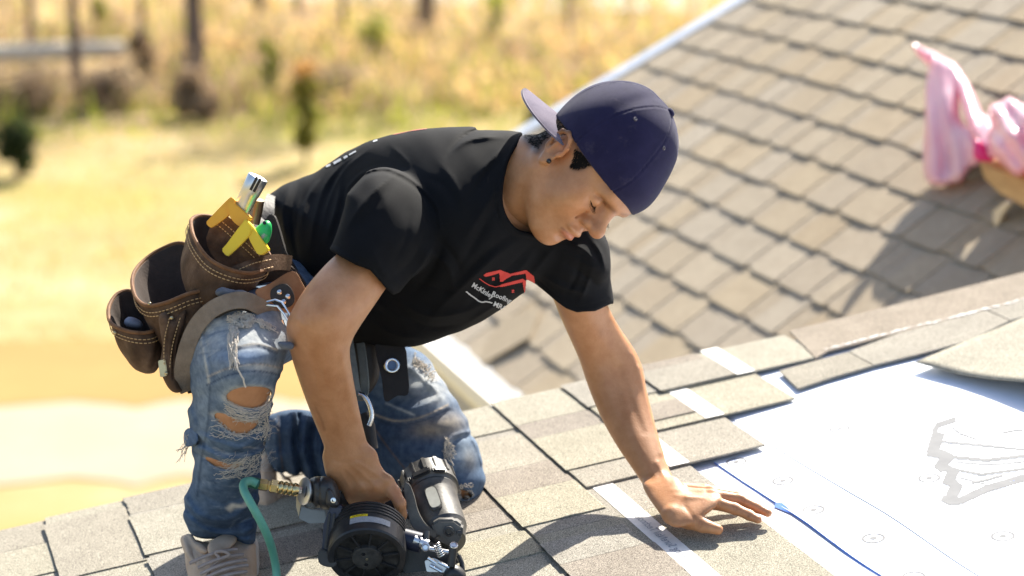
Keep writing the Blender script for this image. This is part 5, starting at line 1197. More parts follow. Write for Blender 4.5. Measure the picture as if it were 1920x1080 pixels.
band('belt_band', [(512, 368, 3.44), (502, 400, 3.40), (512, 450, 3.37), (530, 500, 3.36)], .022, M_blackl, belt)
# thick pad edge arching over the thigh
band('thigh_pad', [(352, 730, 3.16), (342, 700, 3.13), (350, 655, 3.10), (368, 612, 3.085), (398, 580, 3.075), (436, 564, 3.075), (470, 566, 3.085), (506, 590, 3.12), (528, 626, 3.16)], .026, mat('grey_brown_suede', [(.16, .125, .095), (.26, .21, .165)], scale=40, rough=.95, bump=.5), belt, th=.010)
band('pad_lining', [(360, 735, 3.18), (354, 700, 3.15), (360, 660, 3.12), (378, 620, 3.10), (404, 590, 3.092), (438, 575, 3.092), (470, 578, 3.10), (500, 600, 3.13)], .014, M_blackl, belt, th=.006)
slab('pad_back', catmull([(345, 700), (358, 735), (372, 742), (378, 700), (392, 640), (430, 590), (480, 590), (440, 570), (390, 588), (360, 640)], 3), 3.20, .012, M_blackl, belt)
# hanging tool sheath beside the middle pouch
shth = soft('sheath', [Blob([(298, 592), (312, 584), (326, 600), (332, 592), (350, 580), (345, 610), (334, 650), (330, 690), (336, 722), (342, 734), (326, 736), (312, 722), (300, 690), (304, 650), (300, 620)], [(320, 590, 3.135), (325, 720, 3.14)], .016, .014)], M_lth, belt, h=.0024, disp=Relief([([(322, 590), (314, 640), (316, 700)], 1.8, -.004), ([(340, 592), (326, 650), (324, 710)], 1.8, -.004)], (260, 540, 400, 760)))
stitches([(318, 596), (308, 640), (308, 690)], 3.117, shth); stitches([(338, 596), (324, 645), (318, 690)], 3.117, shth)
slab('buckle', [(296, 676), (310, 674), (314, 704), (300, 708)], 3.122, .004, M_brass, belt)
def rivet(px, py, d, r, m, parent): MB().lathe(W(px, py, d), wdir([0, 0, -1.]), [(0, r), (.001, r), (.0022, r * .7), (.0028, .0001)], 12).build('rivet', m, parent, smooth=True)
for a in [(322, 596, 3.118), (312, 700, 3.12), (281, 570, 3.146), (216, 624, 3.18)]: rivet(*a, .0032, M_brass, belt)
slab('leather_flap', catmull([(478, 546), (505, 532), (548, 508), (566, 530), (578, 560), (560, 580), (530, 586), (496, 566)], 4), tps([(490, 550, 3.11), (565, 545, 3.14)]), .006, M_tanl, belt)
slab('hook_plate', catmull([(508, 544), (530, 532), (545, 540), (552, 560), (545, 574), (526, 578), (510, 566)], 4), 3.115, .006, M_blackl, belt)
for a in [(524, 548, 3.110), (540, 556, 3.110), (532, 566, 3.110)]: rivet(*a, .0042, M_steel, belt)
MB().tube([W(x, y, d) for x, y, d in [(498, 566, 3.10), (516, 562, 3.098), (528, 566, 3.096), (540, 584, 3.095), (552, 606, 3.09), (546, 612, 3.09), (534, 590, 3.093), (520, 574, 3.096), (500, 572, 3.10)]], .0018, n=8).build('wire_hook', M_steel, belt, smooth=True)
MB().tube([W(x, y, 3.12) for x, y in [(528, 600), (534, 620), (540, 640)]], [.003, .003, .0025], n=8).build('wire_hook', M_steel, belt, smooth=True)
# strap with grommet, webbing loop and snap hook below the shirt hem
hs = slab('grommet_strap', catmull([(703, 646), (730, 644), (758, 648), (764, 690), (766, 738), (745, 742), (722, 753), (716, 712)], 3), tps([(730, 650, 3.37), (740, 745, 3.345)]), .006, M_blackl, belt)
g0 = W(735, 685, 3.352); b = MB(); gx = wdir([.15, .1, -1]); b.lathe(g0, gx, [(0, .0068), (.001, .0068), (.0035, .0085), (.0042, .0105), (.0035, .0125), (.0, .0138)], 24); b.build('grommet', M_steel, hs, smooth=True)
MB().lathe(g0, gx, [(0.0005, .0068), (.0006, .0001)], 16).build('grommet_hole', M_denim_plain if 'M_denim_plain' in globals() else mat('denim_behind', [(.05, .10, .22), (.12, .2, .35)], rough=.8), hs)
M_web = mat('grey_webbing', [(.10, .115, .115), (.16, .175, .17)], scale=60, rough=.85, bump=.4)
band('webbing_loop', [(654, 636, 3.36), (662, 690, 3.33), (668, 732, 3.32), (676, 744, 3.32), (684, 732, 3.33), (682, 690, 3.34), (676, 644, 3.37)], .015, M_web, belt, tilt=.5)
MB().tube([W(x, y, 3.31) for x, y in catmull([(672, 738), (684, 744), (694, 762), (697, 782), (692, 798)], 5, False)], .0042, n=10).build('snap_hook', M_steel, belt, smooth=True)
MB().tube([W(x, y, d) for x, y, d in [(680, 782, 3.33), (690, 800, 3.32), (697, 842, 3.32)]], [.013, .0125, .011], n=14).build('hammer_grip', M_blackl, belt, smooth=True)
slab('pouch_back', catmull([(425, 540), (450, 515), (520, 492), (552, 505), (575, 545), (560, 590), (520, 590), (480, 572), (440, 562)], 3), tps([(440, 545, 3.22), (560, 545, 3.26)]), .03, M_inner, belt, .004)
slab('pouch_back', catmull([(492, 430), (508, 400), (520, 420), (535, 470), (560, 520), (530, 530), (505, 500)], 3), 3.30, .03, M_blackl, belt, .004)
soft('belt_tail', [Blob([(655, 650), (700, 640), (712, 700), (690, 740), (660, 735)], [(680, 690, 3.40)], .02, .02)], M_blackl, belt, h=.003)

# tools carried in the pouches
M_yel = mat('yellow_plastic', [(.80, .36, .008), (.84, .42, .015)], scale=20, rough=.42, bump=.08, bscale=60)
M_yel2 = mat('bright_yellow_plastic', [(.80, .56, .010), (.84, .60, .02)], scale=20, rough=.42, bump=.08, bscale=60)
M_grn = mat('scuffed_green_paint', [(.30, .32, .30, .36), (.02, .42, .10, .44), (.03, .52, .13, .7)], scale=55, rough=.4)
kn = empty('yellow_clip_tool', W(440, 390, 3.16), 'silver tube in an orange-yellow clip hung over the pouch rim', 'hand tool')
slab('clip', catmull([(387, 417), (394, 408), (428, 373), (436, 371), (442, 380), (440, 394), (402, 424), (392, 425)], 3), 3.150, .012, M_yel, kn, .002)
slab('clip_collar', catmull([(426, 382), (438, 380), (466, 404), (468, 412), (452, 424), (440, 418), (430, 404)], 3), 3.145, .030, M_yel, kn, .002)
ax0, ax1 = W(448, 402, 3.165), W(484, 332, 3.155); al = np.linalg.norm(ax1 - ax0)
MB().lathe(ax0, ax1 - ax0, [(0, .0135), (al * .55, .0150), (al * .56, .0156), (al * .97, .0168), (al, .0160), (al * .985, .0140)], 28).build('tube', M_chrome, kn, smooth=True)
dv = unit(ax1 - ax0); sv = unit(np.cross(dv, wdir([0, 0, 1]))); vw = wdir([0, 0, -1.])
for q in (-.35, -.05): MB().box(ax1 - dv * .012 + unit(vw * .8 + sv * q) * .0158, (dv, unit(np.cross(dv, unit(vw * .8 + sv * q))), unit(vw * .8 + sv * q)), (.012, .0022, .0012)).build('slot', M_blackl, kn)
kn = empty('green_handled_tool', W(470, 445, 3.15), 'scuffed green handled tool in a bright yellow clip, in front of the silver tube', 'hand tool')
slab('clip', catmull([(416, 468), (424, 458), (456, 416), (466, 418), (472, 430), (464, 446), (432, 477), (424, 479)], 3), 3.128, .012, M_yel2, kn, .002)
slab('clip_collar', catmull([(456, 414), (464, 414), (482, 436), (500, 462), (502, 470), (486, 478), (474, 462), (462, 436)], 3), 3.132, .026, M_yel2, kn, .002)
soft('handle', [Blob([(472, 436), (488, 420), (500, 413), (508, 418), (510, 432), (506, 450), (497, 459), (486, 456)], [(490, 440, 3.15)], .013, .014)], M_grn, kn, h=.0018)
MB().lathe(W(496, 418, 3.140), wdir([0, 0.2, -1.]), [(0, .0028), (.0016, .0028), (.0017, .0001)], 12).build('hang_hole', M_black, kn)
tl = MB(); tl.tube([W(474, 420, 3.24), W(480, 392, 3.24), W(484, 374, 3.235)], [.011, .0115, .0105], n=16); o = tl.build('bronze_punch', mat('tarnished_bronze', [(.20, .13, .075), (.36, .26, .17)], scale=30, rough=.38, metal=.8), None, True, loc=W(478, 395, 3.24)); tag(o, 'short tarnished bronze tool shank standing behind the green handle', 'hand tool')
o = soft('grey_rag', [Blob([(232, 604), (240, 594), (254, 596), (268, 606), (262, 616), (240, 614)], [(250, 604, 3.215)], .018, .014)], mat('grey_cloth', [(.16, .16, .20), (.26, .26, .31)], scale=30, rough=.95), None, h=.003)
tag(o, 'crumpled grey cloth inside the lowest leather pouch', 'cloth')
o = soft('denim_scrap', [Blob([(404, 545), (416, 538), (428, 541), (442, 545), (440, 556), (420, 556), (406, 554)], [(420, 548, 3.085)], .010, .008), Blob([(440, 546), (456, 544), (478, 556), (490, 568), (470, 570), (450, 560)], [(465, 556, 3.10)], .010, .008)], M_denim_s if 'M_denim_s' in globals() else mat('faded_denim_knot', [(.05, .06, .085), (.16, .17, .19)], scale=40, rough=.95, bump=.5), jeans, h=.0022)
soft('torn_flap', [Blob([(520, 642), (535, 640), (548, 642), (552, 650), (545, 656), (528, 654)], [(536, 648, 3.03)], .008, .008)], bpy.data.materials['faded_denim_knot'], jeans, h=.002)
soft('torn_flap', [Blob([(345, 810), (354, 802), (368, 806), (372, 826), (362, 836), (350, 838), (344, 828)], [(350, 820, 3.175), (368, 820, 3.15)], .006, .008)], mat('blue_scrap', [(.05, .085, .15), (.13, .19, .28)], scale=60, rough=.95, bump=.4), jeans, h=.002)
lap('belt')
# ---------------------------------------------------------------- roofing nailer
M_rub = mat('black_glass_nylon', [(.014, .014, .015), (.040, .038, .037)], scale=34, rough=.42, bump=.18, bscale=300, rrange=.14)
M_dust = mat('dusty_black_plastic', [(.020, .0195, .019, .35), (.10, .095, .085, .78)], scale=46, rough=.55, bump=.25, bscale=260, rrange=.15)
M_mag = mat('dark_magnesium', [(.045, .043, .040), (.115, .108, .098)], scale=40, rough=.46, metal=.1, bump=.12, bscale=200)
M_navy = mat('navy_plastic', [(.010, .014, .034), (.02, .026, .055)], scale=20, rough=.42)
M_label = mat('printed_label', [(.22, .22, .23), (.42, .42, .43)], scale=420, rough=.5)
M_gold = mat('yellow_brass', [(.50, .38, .17), (.66, .53, .28)], scale=30, rough=.24, metal=1)
nl = empty('nail_gun', WR(700, 1060, 0), "black coil nail gun under the man's right hand with round drum magazine", 'nail gun')
# drum magazine
da = unit(wdir([-.02, .60, .80])); dc = W(688, 1046, 3.125); dx = unit(np.cross(da, wdir([0, 1, 0]))); dy = np.cross(dx, da); dy = dy if dy[2] > 0 else -dy
RD = .0620
prof = [(.006, RD * .80), (.0, RD * .84), (.0, RD * .97), (.003, RD), (.036, RD * 1.005)]
h = .036
for k in range(4): prof += [(h + .0005, RD * .985), (h + .0025, RD * .985), (h + .003, RD * 1.02), (h + .0062, RD * 1.02)]; h += .0066
prof += [(h + .002, RD * .97), (h + .006, RD * .80), (h + .006, .0001)]
drum = MB().lathe(dc, da, prof, 72).build('drum_magazine', M_rub, nl, smooth=True, auto=.5)
MB().lathe(dc, da, [(.0045, RD * .82), (.0045, .0001)], 48).build('drum_cover', M_dust, drum)
MB().lathe(dc, da, [(.006, RD * .40), (-.0015, RD * .38), (-.003, RD * .34), (-.003, .0001)], 40).build('drum_hub', M_dust, drum, smooth=True)
for k in range(10):
    a = 2 * math.pi * k / 10 + .15; d_ = dx * math.cos(a) + dy * math.sin(a); MB().box(dc + d_ * RD * .61 + da * .0028, (d_, np.cross(da, d_), da), (RD * .215, .0016, .0028)).build('spoke', M_rub, drum, bevel=.0006)
MB().lathe(dc - da * .003, -da, [(0, .0022), (.001, .0018), (.0012, .0001)], 10).build('rivet', M_brass, drum)
for a in (2.0, 4.6): MB().lathe(dc - da * .0032 + (dx * math.cos(a) + dy * math.sin(a)) * .012, -da, [(0, .0034), (.0006, .0001)], 10).build('hub_hole', M_black, drum)
def on_drum(ang, hh, lift=.0006): 
    r = RD * 1.005 + lift; return dc + da * hh + (dx * math.cos(ang) + dy * math.sin(ang)) * r
def drum_patch(name, a0, a1, h0, h1, m, lift=.0006, n=8):
    v = []; f = []
    for i in range(n + 1):
        a = a0 + (a1 - a0) * i / n; v += [on_drum(a, h0, lift), on_drum(a, h1, lift)]
        if i: f.append((2 * i - 2, 2 * i - 1, 2 * i + 1, 2 * i))
    return MB().add(v, f).build(name, m, drum)
sgn = 1 if project(on_drum(.3, .02))[0] > 688 else -1
A = lambda px: (math.pi / 2 - sgn * math.asin(max(-1, min(1, (px - 688) / 68.)))) 
drum_patch('warning_label', A(660), A(690), .0285, .0335, M_yel2)
drum_patch('data_label', A(660), A(728), .0155, .0280, M_label)
tv, tf = text_mesh('WARNING', .0045)
link('label_lettering', [on_drum(A(664 + p[0] * 1100), .0298 + p[1] * .75, .0010) for p in tv], tf, M_black, drum)
# bracket left of the drum
slab('magazine_bracket', [(621, 944), (644, 950), (640, 985), (622, 1044), (640, 1054), (630, 1066), (600, 1050), (603, 1036), (606, 985)], 3.140, .03, M_navy, nl, .003)
for q in (0, 1): slab('bracket_rib', [(616 + 9 * q, 962), (620 + 9 * q, 962), (612 + 9 * q, 1030), (607 + 9 * q, 1030)], 3.135, .004, M_rub, nl, .001)
slab('latch', catmull([(600, 1030), (622, 1040), (632, 1056), (620, 1064), (600, 1058), (596, 1044)], 3), 3.130, .03, M_rub, nl, .003)
# handle and end cap with the air inlet
MB().tube([W(622, 925, 3.20), W(680, 948, 3.245), W(770, 935, 3.28), W(800, 925, 3.29)], [.022, .019, .021, .026], n=18).build('handle', M_rub, nl, smooth=True)
soft('end_cap', [Blob([(582, 897), (600, 893), (622, 896), (634, 915), (638, 940), (632, 952), (612, 956), (590, 950), (580, 935), (578, 912)], [(608, 925, 3.165)], .028, .018)], M_rub, nl, h=.0022, disp=Relief([([(600, 896), (597, 925), (600, 952)], 2, -.003), ([(586, 898), (584, 925), (588, 948)], 2, -.002)], (540, 860, 680, 990)))
soft('cap_lug', [Blob([(612, 920), (620, 916), (630, 934), (636, 944), (632, 952), (616, 950), (610, 940)], [(624, 938, 3.138)], .008, .010)], M_rub, nl, h=.0018)
MB().lathe(W(625, 938, 3.131), wdir([0, 0, -1]), [(0, .0044), (.0010, .0042), (.0012, .0026), (.0002, .0022), (.0002, .0001)], 16).build('screw', M_steel, nl, smooth=True)
cx0, cx1 = W(586, 923, 3.160), W(478, 907, 3.150); ca = unit(cx1 - cx0); L = np.linalg.norm(cx1 - cx0)
MB().lathe(cx0, ca, [(0, .017), (.004, .018), (.008, .012), (.012, .011)], 24).build('inlet_bush', M_rub, nl, smooth=True)
MB().lathe(W(571, 921, 3.158), unit(ca + wdir([0, 0, -.55])), [(-.001, .0218), (.001, .0222), (.0016, .021), (.0016, .006)], 36).build('washer', M_chrome, nl, smooth=True)
MB().lathe(W(566, 920, 3.157), ca, [(0, .0062), (.004, .0062), (.004, .0075), (.009, .0075)], 6).build('air_plug', M_steel, nl)
cp0 = W(556, 918.5, 3.156); pr = [(-.004, .0085)]
for k in range(4): pr += [(k * .0075, .0102), (k * .0075 + .003, .0112), (k * .0075 + .006, .0102), (k * .0075 + .0068, .0094)]
cpl = MB().lathe(cp0, ca, pr + [(.031, .0105)], 28).build('air_coupler', M_gold, nl, smooth=True)
MB().lathe(cp0 + ca * .031, ca, [(0, .0112), (.010, .0112), (.0112, .0098)], 6).build('hex_nut', M_gold, cpl)
MB().lathe(cp0 + ca * .0425, ca, [(0, .0078), (.003, .0078), (.004, .0098), (.016, .0098), (.017, .0085), (.022, .0082)], 6).build('hose_fitting', M_gold, cpl)
# engine housing: cap, barrel and badge
e0, e1 = W(797, 893, 3.325), W(842, 1018, 3.205); ea = unit(e1 - e0); el = np.linalg.norm(e1 - e0); px_ = 1 / FPX * 3.28
eng = MB().lathe(e0, ea, [(0, .0001), (.0, .040), (.004, .0455), (.030, .0465), (.033, .048), (.040, .048), (.042, .0445), (.046, .042), (.050, .0435), (.056, .041), (.062, .0395), (.10, .0385), (el - .030, .0375), (el - .024, .034), (el, .028), (el, .0001)], 48).build('engine_housing', M_mag, nl, smooth=True, auto=.45)
es = unit(np.cross(ea, wdir([0, 0, 1]))); et = np.cross(es, ea)
for k in range(14):
    a = 2 * math.pi * k / 14; d_ = es * math.cos(a) + et * math.sin(a); MB().box(e0 + ea * .016 + d_ * .0462, (d_, np.cross(ea, d_), ea), (.0022, .0034, .0125)).build('cap_rib', M_mag, eng, bevel=.001)
vwe = wdir([.05, .1, -1.0]); vwe = unit(vwe - ea * (vwe @ ea)); sde = np.cross(ea, vwe)
for q, w_ in ((-.55, .012), (.1, .016), (.75, .012)): 
    d_ = unit(vwe * math.cos(q) + sde * math.sin(q)); MB().box(e0 + ea * .037 + d_ * .0478, (d_, np.cross(ea, d_), ea), (.004, w_, .0065)).build('cap_lug', M_rub, eng, bevel=.0025, smooth=True)
bp = e0 + ea * .092 + vwe * .0392; pl = [bp + sde * .0110 * (math.copysign(abs(math.cos(a)) ** .6, math.cos(a))) + ea * .0275 * (math.copysign(abs(math.sin(a)) ** .5, math.sin(a))) for a in np.linspace(0, 2 * math.pi, 28, endpoint=False)]
MB().prism([p - vwe * .004 for p in pl], vwe, .0062).build('badge_frame', M_mag, eng, True, .001)
MB().prism([bp + (p - bp) * .84 + vwe * .001 for p in pl], vwe, .0024).build('badge_plate', mat('satin_badge', [(.50, .48, .40), (.68, .66, .56)], scale=60, rough=.35, metal=.3), eng)
slab('nose_cowl', [(808, 982), (822, 974), (852, 974), (868, 986), (868, 1004), (850, 1030), (834, 1010), (814, 998)], 3.172, .05, M_mag, nl, .004)
MB().lathe(W(842, 996, 3.170), wdir([-.1, -.1, -1]), [(0, .0085), (.004, .0085), (.005, .0055), (.001, .0050), (.001, .0001)], 20).build('exhaust_port', M_rub, nl, smooth=True)
MB().lathe(W(861, 999, 3.170), wdir([.2, 0, -1]), [(0, .0045), (.005, .0045), (.006, .0001)], 14).build('bolt', M_rub, nl, smooth=True)
slab('side_strut', catmull([(757, 912), (766, 908), (776, 930), (784, 960), (800, 985), (832, 1002), (850, 1020), (838, 1022), (806, 1004), (776, 992), (764, 960)], 3), 3.19, .018, M_mag, nl, .003)
slab('trigger_guard', catmull([(752, 930), (764, 916), (772, 940), (778, 968), (768, 975), (758, 965)], 3), 3.21, .02, M_rub, nl, .003)
MB().tube([W(757, 962, 3.20), W(774, 958, 3.20)], .0055, n=12).build('trigger_pin', M_steel, nl, smooth=True)
# feed nose with pins and spring
slab('feed_frame', [(764, 1000), (800, 1012), (852, 1040), (864, 1062), (868, 1090), (760, 1100), (752, 1040)], 3.180, .04, M_rub, nl, .004)
MB().tube([W(752, 1008, 3.155), W(790, 1018, 3.150)], .016, n=18).build('feed_cylinder', M_navy, nl, smooth=True)
MB().tube([W(776, 1012, 3.143), W(802, 1022, 3.143)], .0085, n=14).build('feed_rod', M_chrome, nl, smooth=True)
MB().tube([W(800, 996, 3.150), W(798, 1030, 3.140)], [.0048, .0055], n=12).build('guide_post', M_mag, nl, smooth=True)
MB().lathe(W(798, 1026, 3.133), wdir([0, .1, -1]), [(0, .007), (.004, .007), (.005, .0055), (.002, .0035), (.002, .0001)], 18).build('bolt', M_steel, nl, smooth=True)
MB().tube([W(800, 1028, 3.135), W(845, 1036, 3.135)], .0036, n=10).build('pivot_pin', M_steel, nl, smooth=True)
b = MB(); q = np.linspace(0, 1, 60); A0, A1 = W(818, 1020, 3.131), W(828, 1044, 3.125); ax = unit(A1 - A0); s1_ = unit(np.cross(ax, wdir([0, 0, 1]))); s2_ = np.cross(ax, s1_)
b.tube([A0 + (A1 - A0) * t + (s1_ * math.cos(t * 40) + s2_ * math.sin(t * 40)) * .0056 for t in q], .0011, n=6); b.build('spring', M_steel, nl, smooth=True)
MB().tube([W(850, 1024, 3.130), W(846, 1062, 3.130)], [.0068, .0062], n=14).build('guide_post', M_rub, nl, smooth=True)
MB().lathe(W(851, 1022, 3.128), wdir([.1, .6, -.6]), [(0, .0068), (.001, .006), (.0012, .0036), (-.002, .0034)], 14).build('bushing', M_steel, nl, smooth=True)
for x0, y0, x1, y1 in ((802, 1046, 818, 1056), (822, 1054, 842, 1064), (806, 1060, 828, 1072)): MB().tube([W(x0, y0, 3.137), W(x1, y1, 3.137)], .0028, n=8).build('feed_pawl', M_steel, nl, smooth=True)
slab('gate_plate', [(796, 1052), (812, 1046), (848, 1062), (852, 1074), (800, 1072)], 3.143, .004, M_chrome, nl, .001)
soft('foot_pad', [Blob([(840, 1062), (856, 1058), (872, 1072), (874, 1090), (840, 1094), (830, 1080)], [(855, 1078, 3.145)], .02, .014)], M_rub, nl, h=.0024)
MB().tube([W(860, 1042, 3.155), W(866, 1056, 3.150), W(868, 1075, 3.145)], .004, n=10).build('depth_lever', M_rub, nl, smooth=True)
slab('clear_guard', [(566, 950), (584, 955), (610, 958), (612, 980), (580, 982), (560, 972)], 3.235, .003, mat('smoked_plastic', [(.16, .18, .20), (.28, .3, .32)], rough=.15), nl, .001)
# drop of caulk-coloured pointed tag hanging beside the inlet
slab('paper_tag', [(556, 925), (564, 945), (560, 968), (555, 950)], 3.175, .002, mat('kraft_paper', [(.55, .42, .25), (.66, .52, .33)], rough=.9), nl, 0)
# hose
M_hose = mat('green_rubber_hose', [(.095, .31, .22), (.14, .40, .295)], scale=18, rough=.5, bump=.1, bscale=200)
P = catmull([(482, 907), (470, 902), (458, 905), (457, 918), (468, 940), (486, 972), (503, 1008), (514, 1045), (519, 1085), (516, 1130), (500, 1190), (470, 1260), (400, 1420), (380, 1640), (470, 1900), (560, 2300)], 6, False)
hd_ = tps([(475, 905, 3.145), (460, 925, 3.09), (500, 1000, 3.11), (518, 1080, 3.16), (470, 1260, 3.02)])

pts = [W(x, y, min(float(hd_(x, y)), roofd(x, y, .004)) if y < 1180 else roofd(x, y, .004)) for x, y in P]
ho = empty('air_hose', pts[len(pts) // 2], 'pale green air hose curving down from the brass fitting beside the ripped knee', 'hose')
MB().tube(pts, .0067, n=14).build('hose', M_hose, ho, smooth=True)
MB().tube([W(466, 903, 3.142), W(484, 907.5, 3.147)], [.0092, .0092], n=14).build('hose_sleeve', mat('dark_green_rubber', [(.01, .09, .06), (.015, .12, .08)], rough=.5), ho, smooth=True)

# ---------------------------------------------------------------- prints on the shirt
from mathutils.bvhtree import BVHTree
bvh = BVHTree.FromPolygons([tuple(v) for v in sV.tolist()], [tuple(q) for q in sQ.tolist()])
def decal(name, polys, m, step=1.0, lift=.0009, parent=None):
    allp = np.concatenate([np.asarray(p, float) for p in polys]); x0, y0 = allp.min(0) - 1; x1, y1 = allp.max(0) + 1
    X, Y = np.meshgrid(np.arange(x0, x1, step), np.arange(y0, y1, step)); M_ = np.zeros(X.shape, bool)
    for p in polys: M_ |= inside(X + step / 2, Y + step / 2, np.asarray(p, float))
    vid = {}; v = []; f = []
    def vert(i, j):
        if (i, j) not in vid:
            x, y = x0 + i * step, y0 + j * step; dr = Vector(c2w(ray(x, y)) - CAMP).normalized(); loc, nrm, idx, dist = bvh.ray_cast(Vector(CAMP), dr)
            if loc is None or dist > 4.5: vid[(i, j)] = None
            else:
                if nrm.dot(dr) > 0: nrm = -nrm
                vid[(i, j)] = len(v); v.append(np.array(loc + nrm * lift))
        return vid[(i, j)]
    for j, i in zip(*np.nonzero(M_)):
        q = [vert(i, j), vert(i + 1, j), vert(i + 1, j + 1), vert(i, j + 1)]
        if None not in q and max(np.linalg.norm(v[q[k]] - v[q[k - 1]]) for k in range(4)) < .01: f.append(tuple(q))
    if f: return link(name, v, f, m, parent or tee)
L8 = lambda pts: [(820 + x / 8, 480 + y / 8) for x, y in pts]
M_red = mat('red_screen_print', [(.52, .030, .022), (.60, .045, .03)], scale=60, rough=.7)
M_wprint = mat('white_screen_print', [(.42, .43, .44), (.52, .53, .54)], scale=60, rough=.7)
decal('roof_emblem', [L8([(690, 280), (735, 248), (935, 203), (928, 250), (760, 300), (712, 302)]), L8([(935, 203), (1090, 265), (985, 378), (940, 382), (925, 250)]),
      L8([(1085, 265), (1330, 205), (1445, 295), (1465, 400), (1300, 548), (1275, 388), (960, 460), (920, 452), (960, 420), (1280, 335), (1340, 385), (1322, 258), (1120, 290), (1020, 345), (985, 375)]),
      stripe(L8([(630, 335), (700, 388), (780, 435), (870, 460), (935, 444)]), 1.6)] + [L8([(x + a * 24 - 10, y + b_ * 26 - 10), (x + a * 24 + 10, y + b_ * 26 - 10 + 4), (x + a * 24 + 10, y + b_ * 26 + 12), (x + a * 24 - 10, y + b_ * 26 + 8)]) for x, y in ((824, 324), (1118, 508)) for a in (0, 1) for b_ in (0, 1)], M_red, .8)
decal('print_line', [stripe(L8([(430, 525), (495, 580), (560, 625), (620, 672), (665, 688), (720, 680), (770, 684), (822, 702)]), 2.4)], M_wprint, .8)
def print_text(body, p0, p1, hgt, sk=0):
    v, f = text_mesh(body, 1.0, .022); w = v[:, 0].max(); p0, p1 = np.array(p0, float), np.array(p1, float); ex = (p1 - p0) / w; ln = np.linalg.norm(p1 - p0); ey = np.array([ex[1], -ex[0]]) / np.linalg.norm(ex) * hgt
    q = p0 + v[:, :1] * ex + v[:, 1:2] * (ey + np.array([sk, 0])); decal('shirt_lettering', [[q[i] for i in t] for t in f], M_wprint, .55)
print_text('McKinley', L8([(505, 450)])[0], L8([(820, 640)])[0], 13.5)
print_text('Roofing &', L8([(805, 585)])[0], L8([(1175, 740)])[0], 13.0)
print_text('MR&R', L8([(828, 738)])[0], L8([(1080, 850)])[0], 13.0)
for a_ in ([(612, 313), (620, 309), 3.5], [(626, 307), (640, 299), 4.5], [(645, 297), (652, 293), 4], [(655, 291), (668, 284), 2.5], [(700, 266), (708, 263), 3]): decal('back_print', [stripe(a_[:2], a_[2])], M_wprint, .8)
decal('back_print', [stripe([(738, 253), (770, 246), (800, 242)], .9)], mat('pink_screen_print', [(.5, .12, .10)], rough=.7), .8)

# ---------------------------------------------------------------- stuff on the lower roof: plank, bundle and torn pink wrapping
def D2(px, py, h): return float(project(plane_hit(px, py, Q2 + N2 * h, N2))[2])
def W2(px, py, h): return W(px, py, D2(px, py, h))
pl_ = empty('wooden_plank', W2(1900, 370, .03), 'tan wooden plank set across the lower roof under the pink wrapping', 'plank')
back = unit(np.array([.80, .55, .28]))
q = [W2(1834, 303, .12), W2(1846, 336, .085), W2(1870, 362, .075), W2(1925, 394, .07), W2(2160, 500, .06), W2(2160, 430, .12), W2(1925, 338, .12), W2(1880, 316, .12)]
MB().prism(q, back, .5).build('board', mat('tan_plank', [(.42, .23, .08), (.60, .37, .15)], scale=9, rough=.75, stretch=(1, 1, 5)), pl_, bevel=.004)
MB().prism([W2(1862, 396, .05), W2(1884, 378, .075), W2(1896, 380, .075), W2(1880, 400, .055), W2(1868, 428, .012), W2(1862, 420, .012)], back, .02).build('wood_splinter', mat('pale_splinter', [(.6, .47, .3), (.7, .57, .4)], rough=.8), pl_)
for k in range(3):
    p0 = W2(1985, 330, .13) + np.array([0, .1, .09 * k]); e = unit(np.array([.9, .1, -.1]))
    bd_ = empty('shingle_bundle', p0, ('lowest', 'middle', 'topmost')[k] + ' wrapped shingle bundle on the plank beyond the right edge', 'shingle bundle', 'bundles stacked on the plank')
    MB().box(p0 + e * .5 + np.array([.03 * k, .12, .05]), (e, unit(np.cross(e, [0, 0, 1.])), np.cross(unit(np.cross(e, [0, 0, 1.])), e)), (.48, .17, .042)).build('bundle', M_gr_far, bd_, bevel=.006)
bd_ = empty('shingle_bundle', W2(1960, 285, 0), 'dark shingle bundle inside the torn pink wrapping', 'shingle bundle')
e1_ = unit(U2 * .62 - C_ * .5); e2_ = np.cross(N2, e1_); MB().box(W2(1806, 290, .052) + e1_ * .44, (e1_, e2_, N2), (.44, .095, .054)).build('bundle', M_gr_dark, bd_, bevel=.006)
def pink_extra(N, L, src, out, b):
    b.inputs['Transmission Weight'].default_value = .0
    tr = N.new('ShaderNodeBsdfTranslucent'); tr.inputs[0].default_value = (.95, .50, .60, 1); mx = N.new('ShaderNodeMixShader'); mx.inputs[0].default_value = .3
    o = [n for n in N if n.type == 'OUTPUT_MATERIAL'][0]; L.new(b.outputs[0], mx.inputs[1]); L.new(tr.outputs[0], mx.inputs[2]); L.new(mx.outputs[0], o.inputs[0])
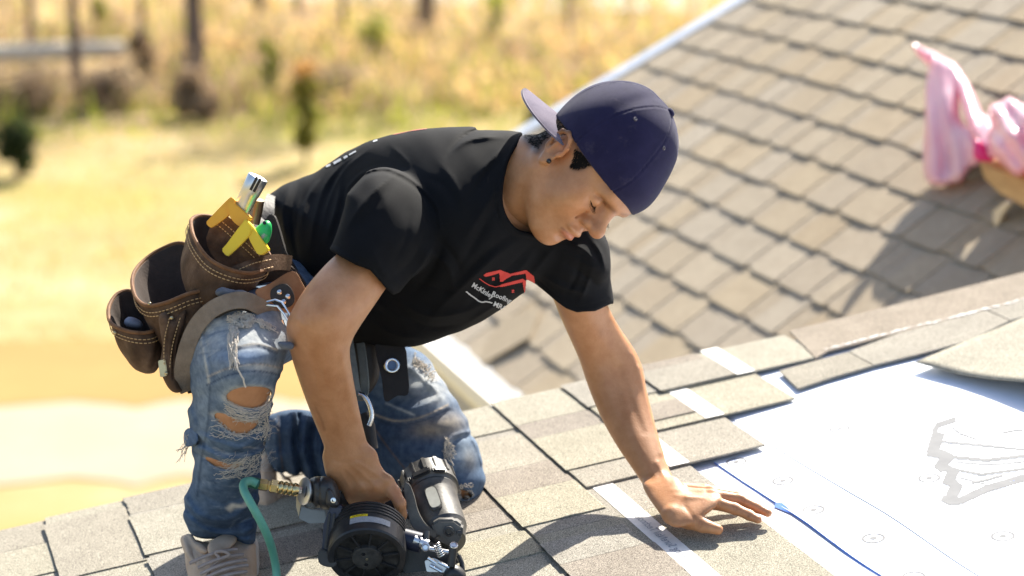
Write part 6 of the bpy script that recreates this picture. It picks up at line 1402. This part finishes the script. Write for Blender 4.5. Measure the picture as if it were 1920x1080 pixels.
M_pink = mat('pink_plastic_film', [(.88, .50, .57), (.93, .70, .74)], scale=10, rough=.2, bump=.35, bscale=16, bdist=.01, extra=pink_extra)
wr = empty('pink_wrapper', W2(1780, 340, .05), 'torn pink plastic wrapping standing up in two strips on the lower roof', 'plastic wrapping')
fold = lambda c: .007 * np.abs(np.sin(c.px * .06 + c.py * .012)) + .003 * np.sin(c.px * .16 - c.py * .03)
soft('standing_strip', [Blob([(1746, 116), (1786, 120), (1798, 165), (1802, 228), (1832, 258), (1850, 288), (1836, 300), (1804, 332), (1764, 346), (1740, 336), (1731, 280), (1738, 200)], [(1770, 120, D2(1770, 120, .20)), (1740, 210, D2(1740, 210, .16)), (1760, 340, D2(1760, 340, .05)), (1800, 325, D2(1800, 325, .05)), (1840, 290, D2(1840, 290, .09))], .05, .02), Blob([(1712, 83), (1730, 92), (1775, 112), (1790, 130), (1752, 130), (1732, 108)], [(1750, 110, D2(1750, 110, .20))], .02, .012)], M_pink, wr, h=.005, disp=fold)
soft('leaning_strip', [Blob([(1772, 116), (1798, 132), (1832, 190), (1862, 252), (1862, 292), (1840, 272), (1816, 220), (1792, 165)], [(1785, 130, D2(1785, 130, .19)), (1855, 270, D2(1855, 270, .15))], .04, .018)], M_pink, wr, h=.005, disp=fold)
soft('crumpled_film', [Blob([(1850, 258), (1862, 210), (1884, 190), (1920, 184), (1990, 200), (2060, 310), (1990, 334), (1910, 318), (1866, 302)], [(1900, 200, D2(1900, 200, .24)), (1900, 310, D2(1900, 310, .16)), (2040, 310, D2(2040, 310, .16))], .12, .05)], M_pink, wr, h=.006, disp=lambda c: .012 * np.sin(c.px * .06 + c.py * .03) * np.sin(c.py * .05 + 1) + .005 * np.sin(c.px * .13 - c.py * .1))
soft('hot_pink_fold', [Blob([(1828, 262), (1846, 270), (1866, 298), (1850, 304), (1826, 296)], [(1845, 285, D2(1845, 285, .16))], .02, .015)], mat('hot_pink_film', [(.75, .03, .2)], rough=.3), wr, h=.005)
lap('rest')
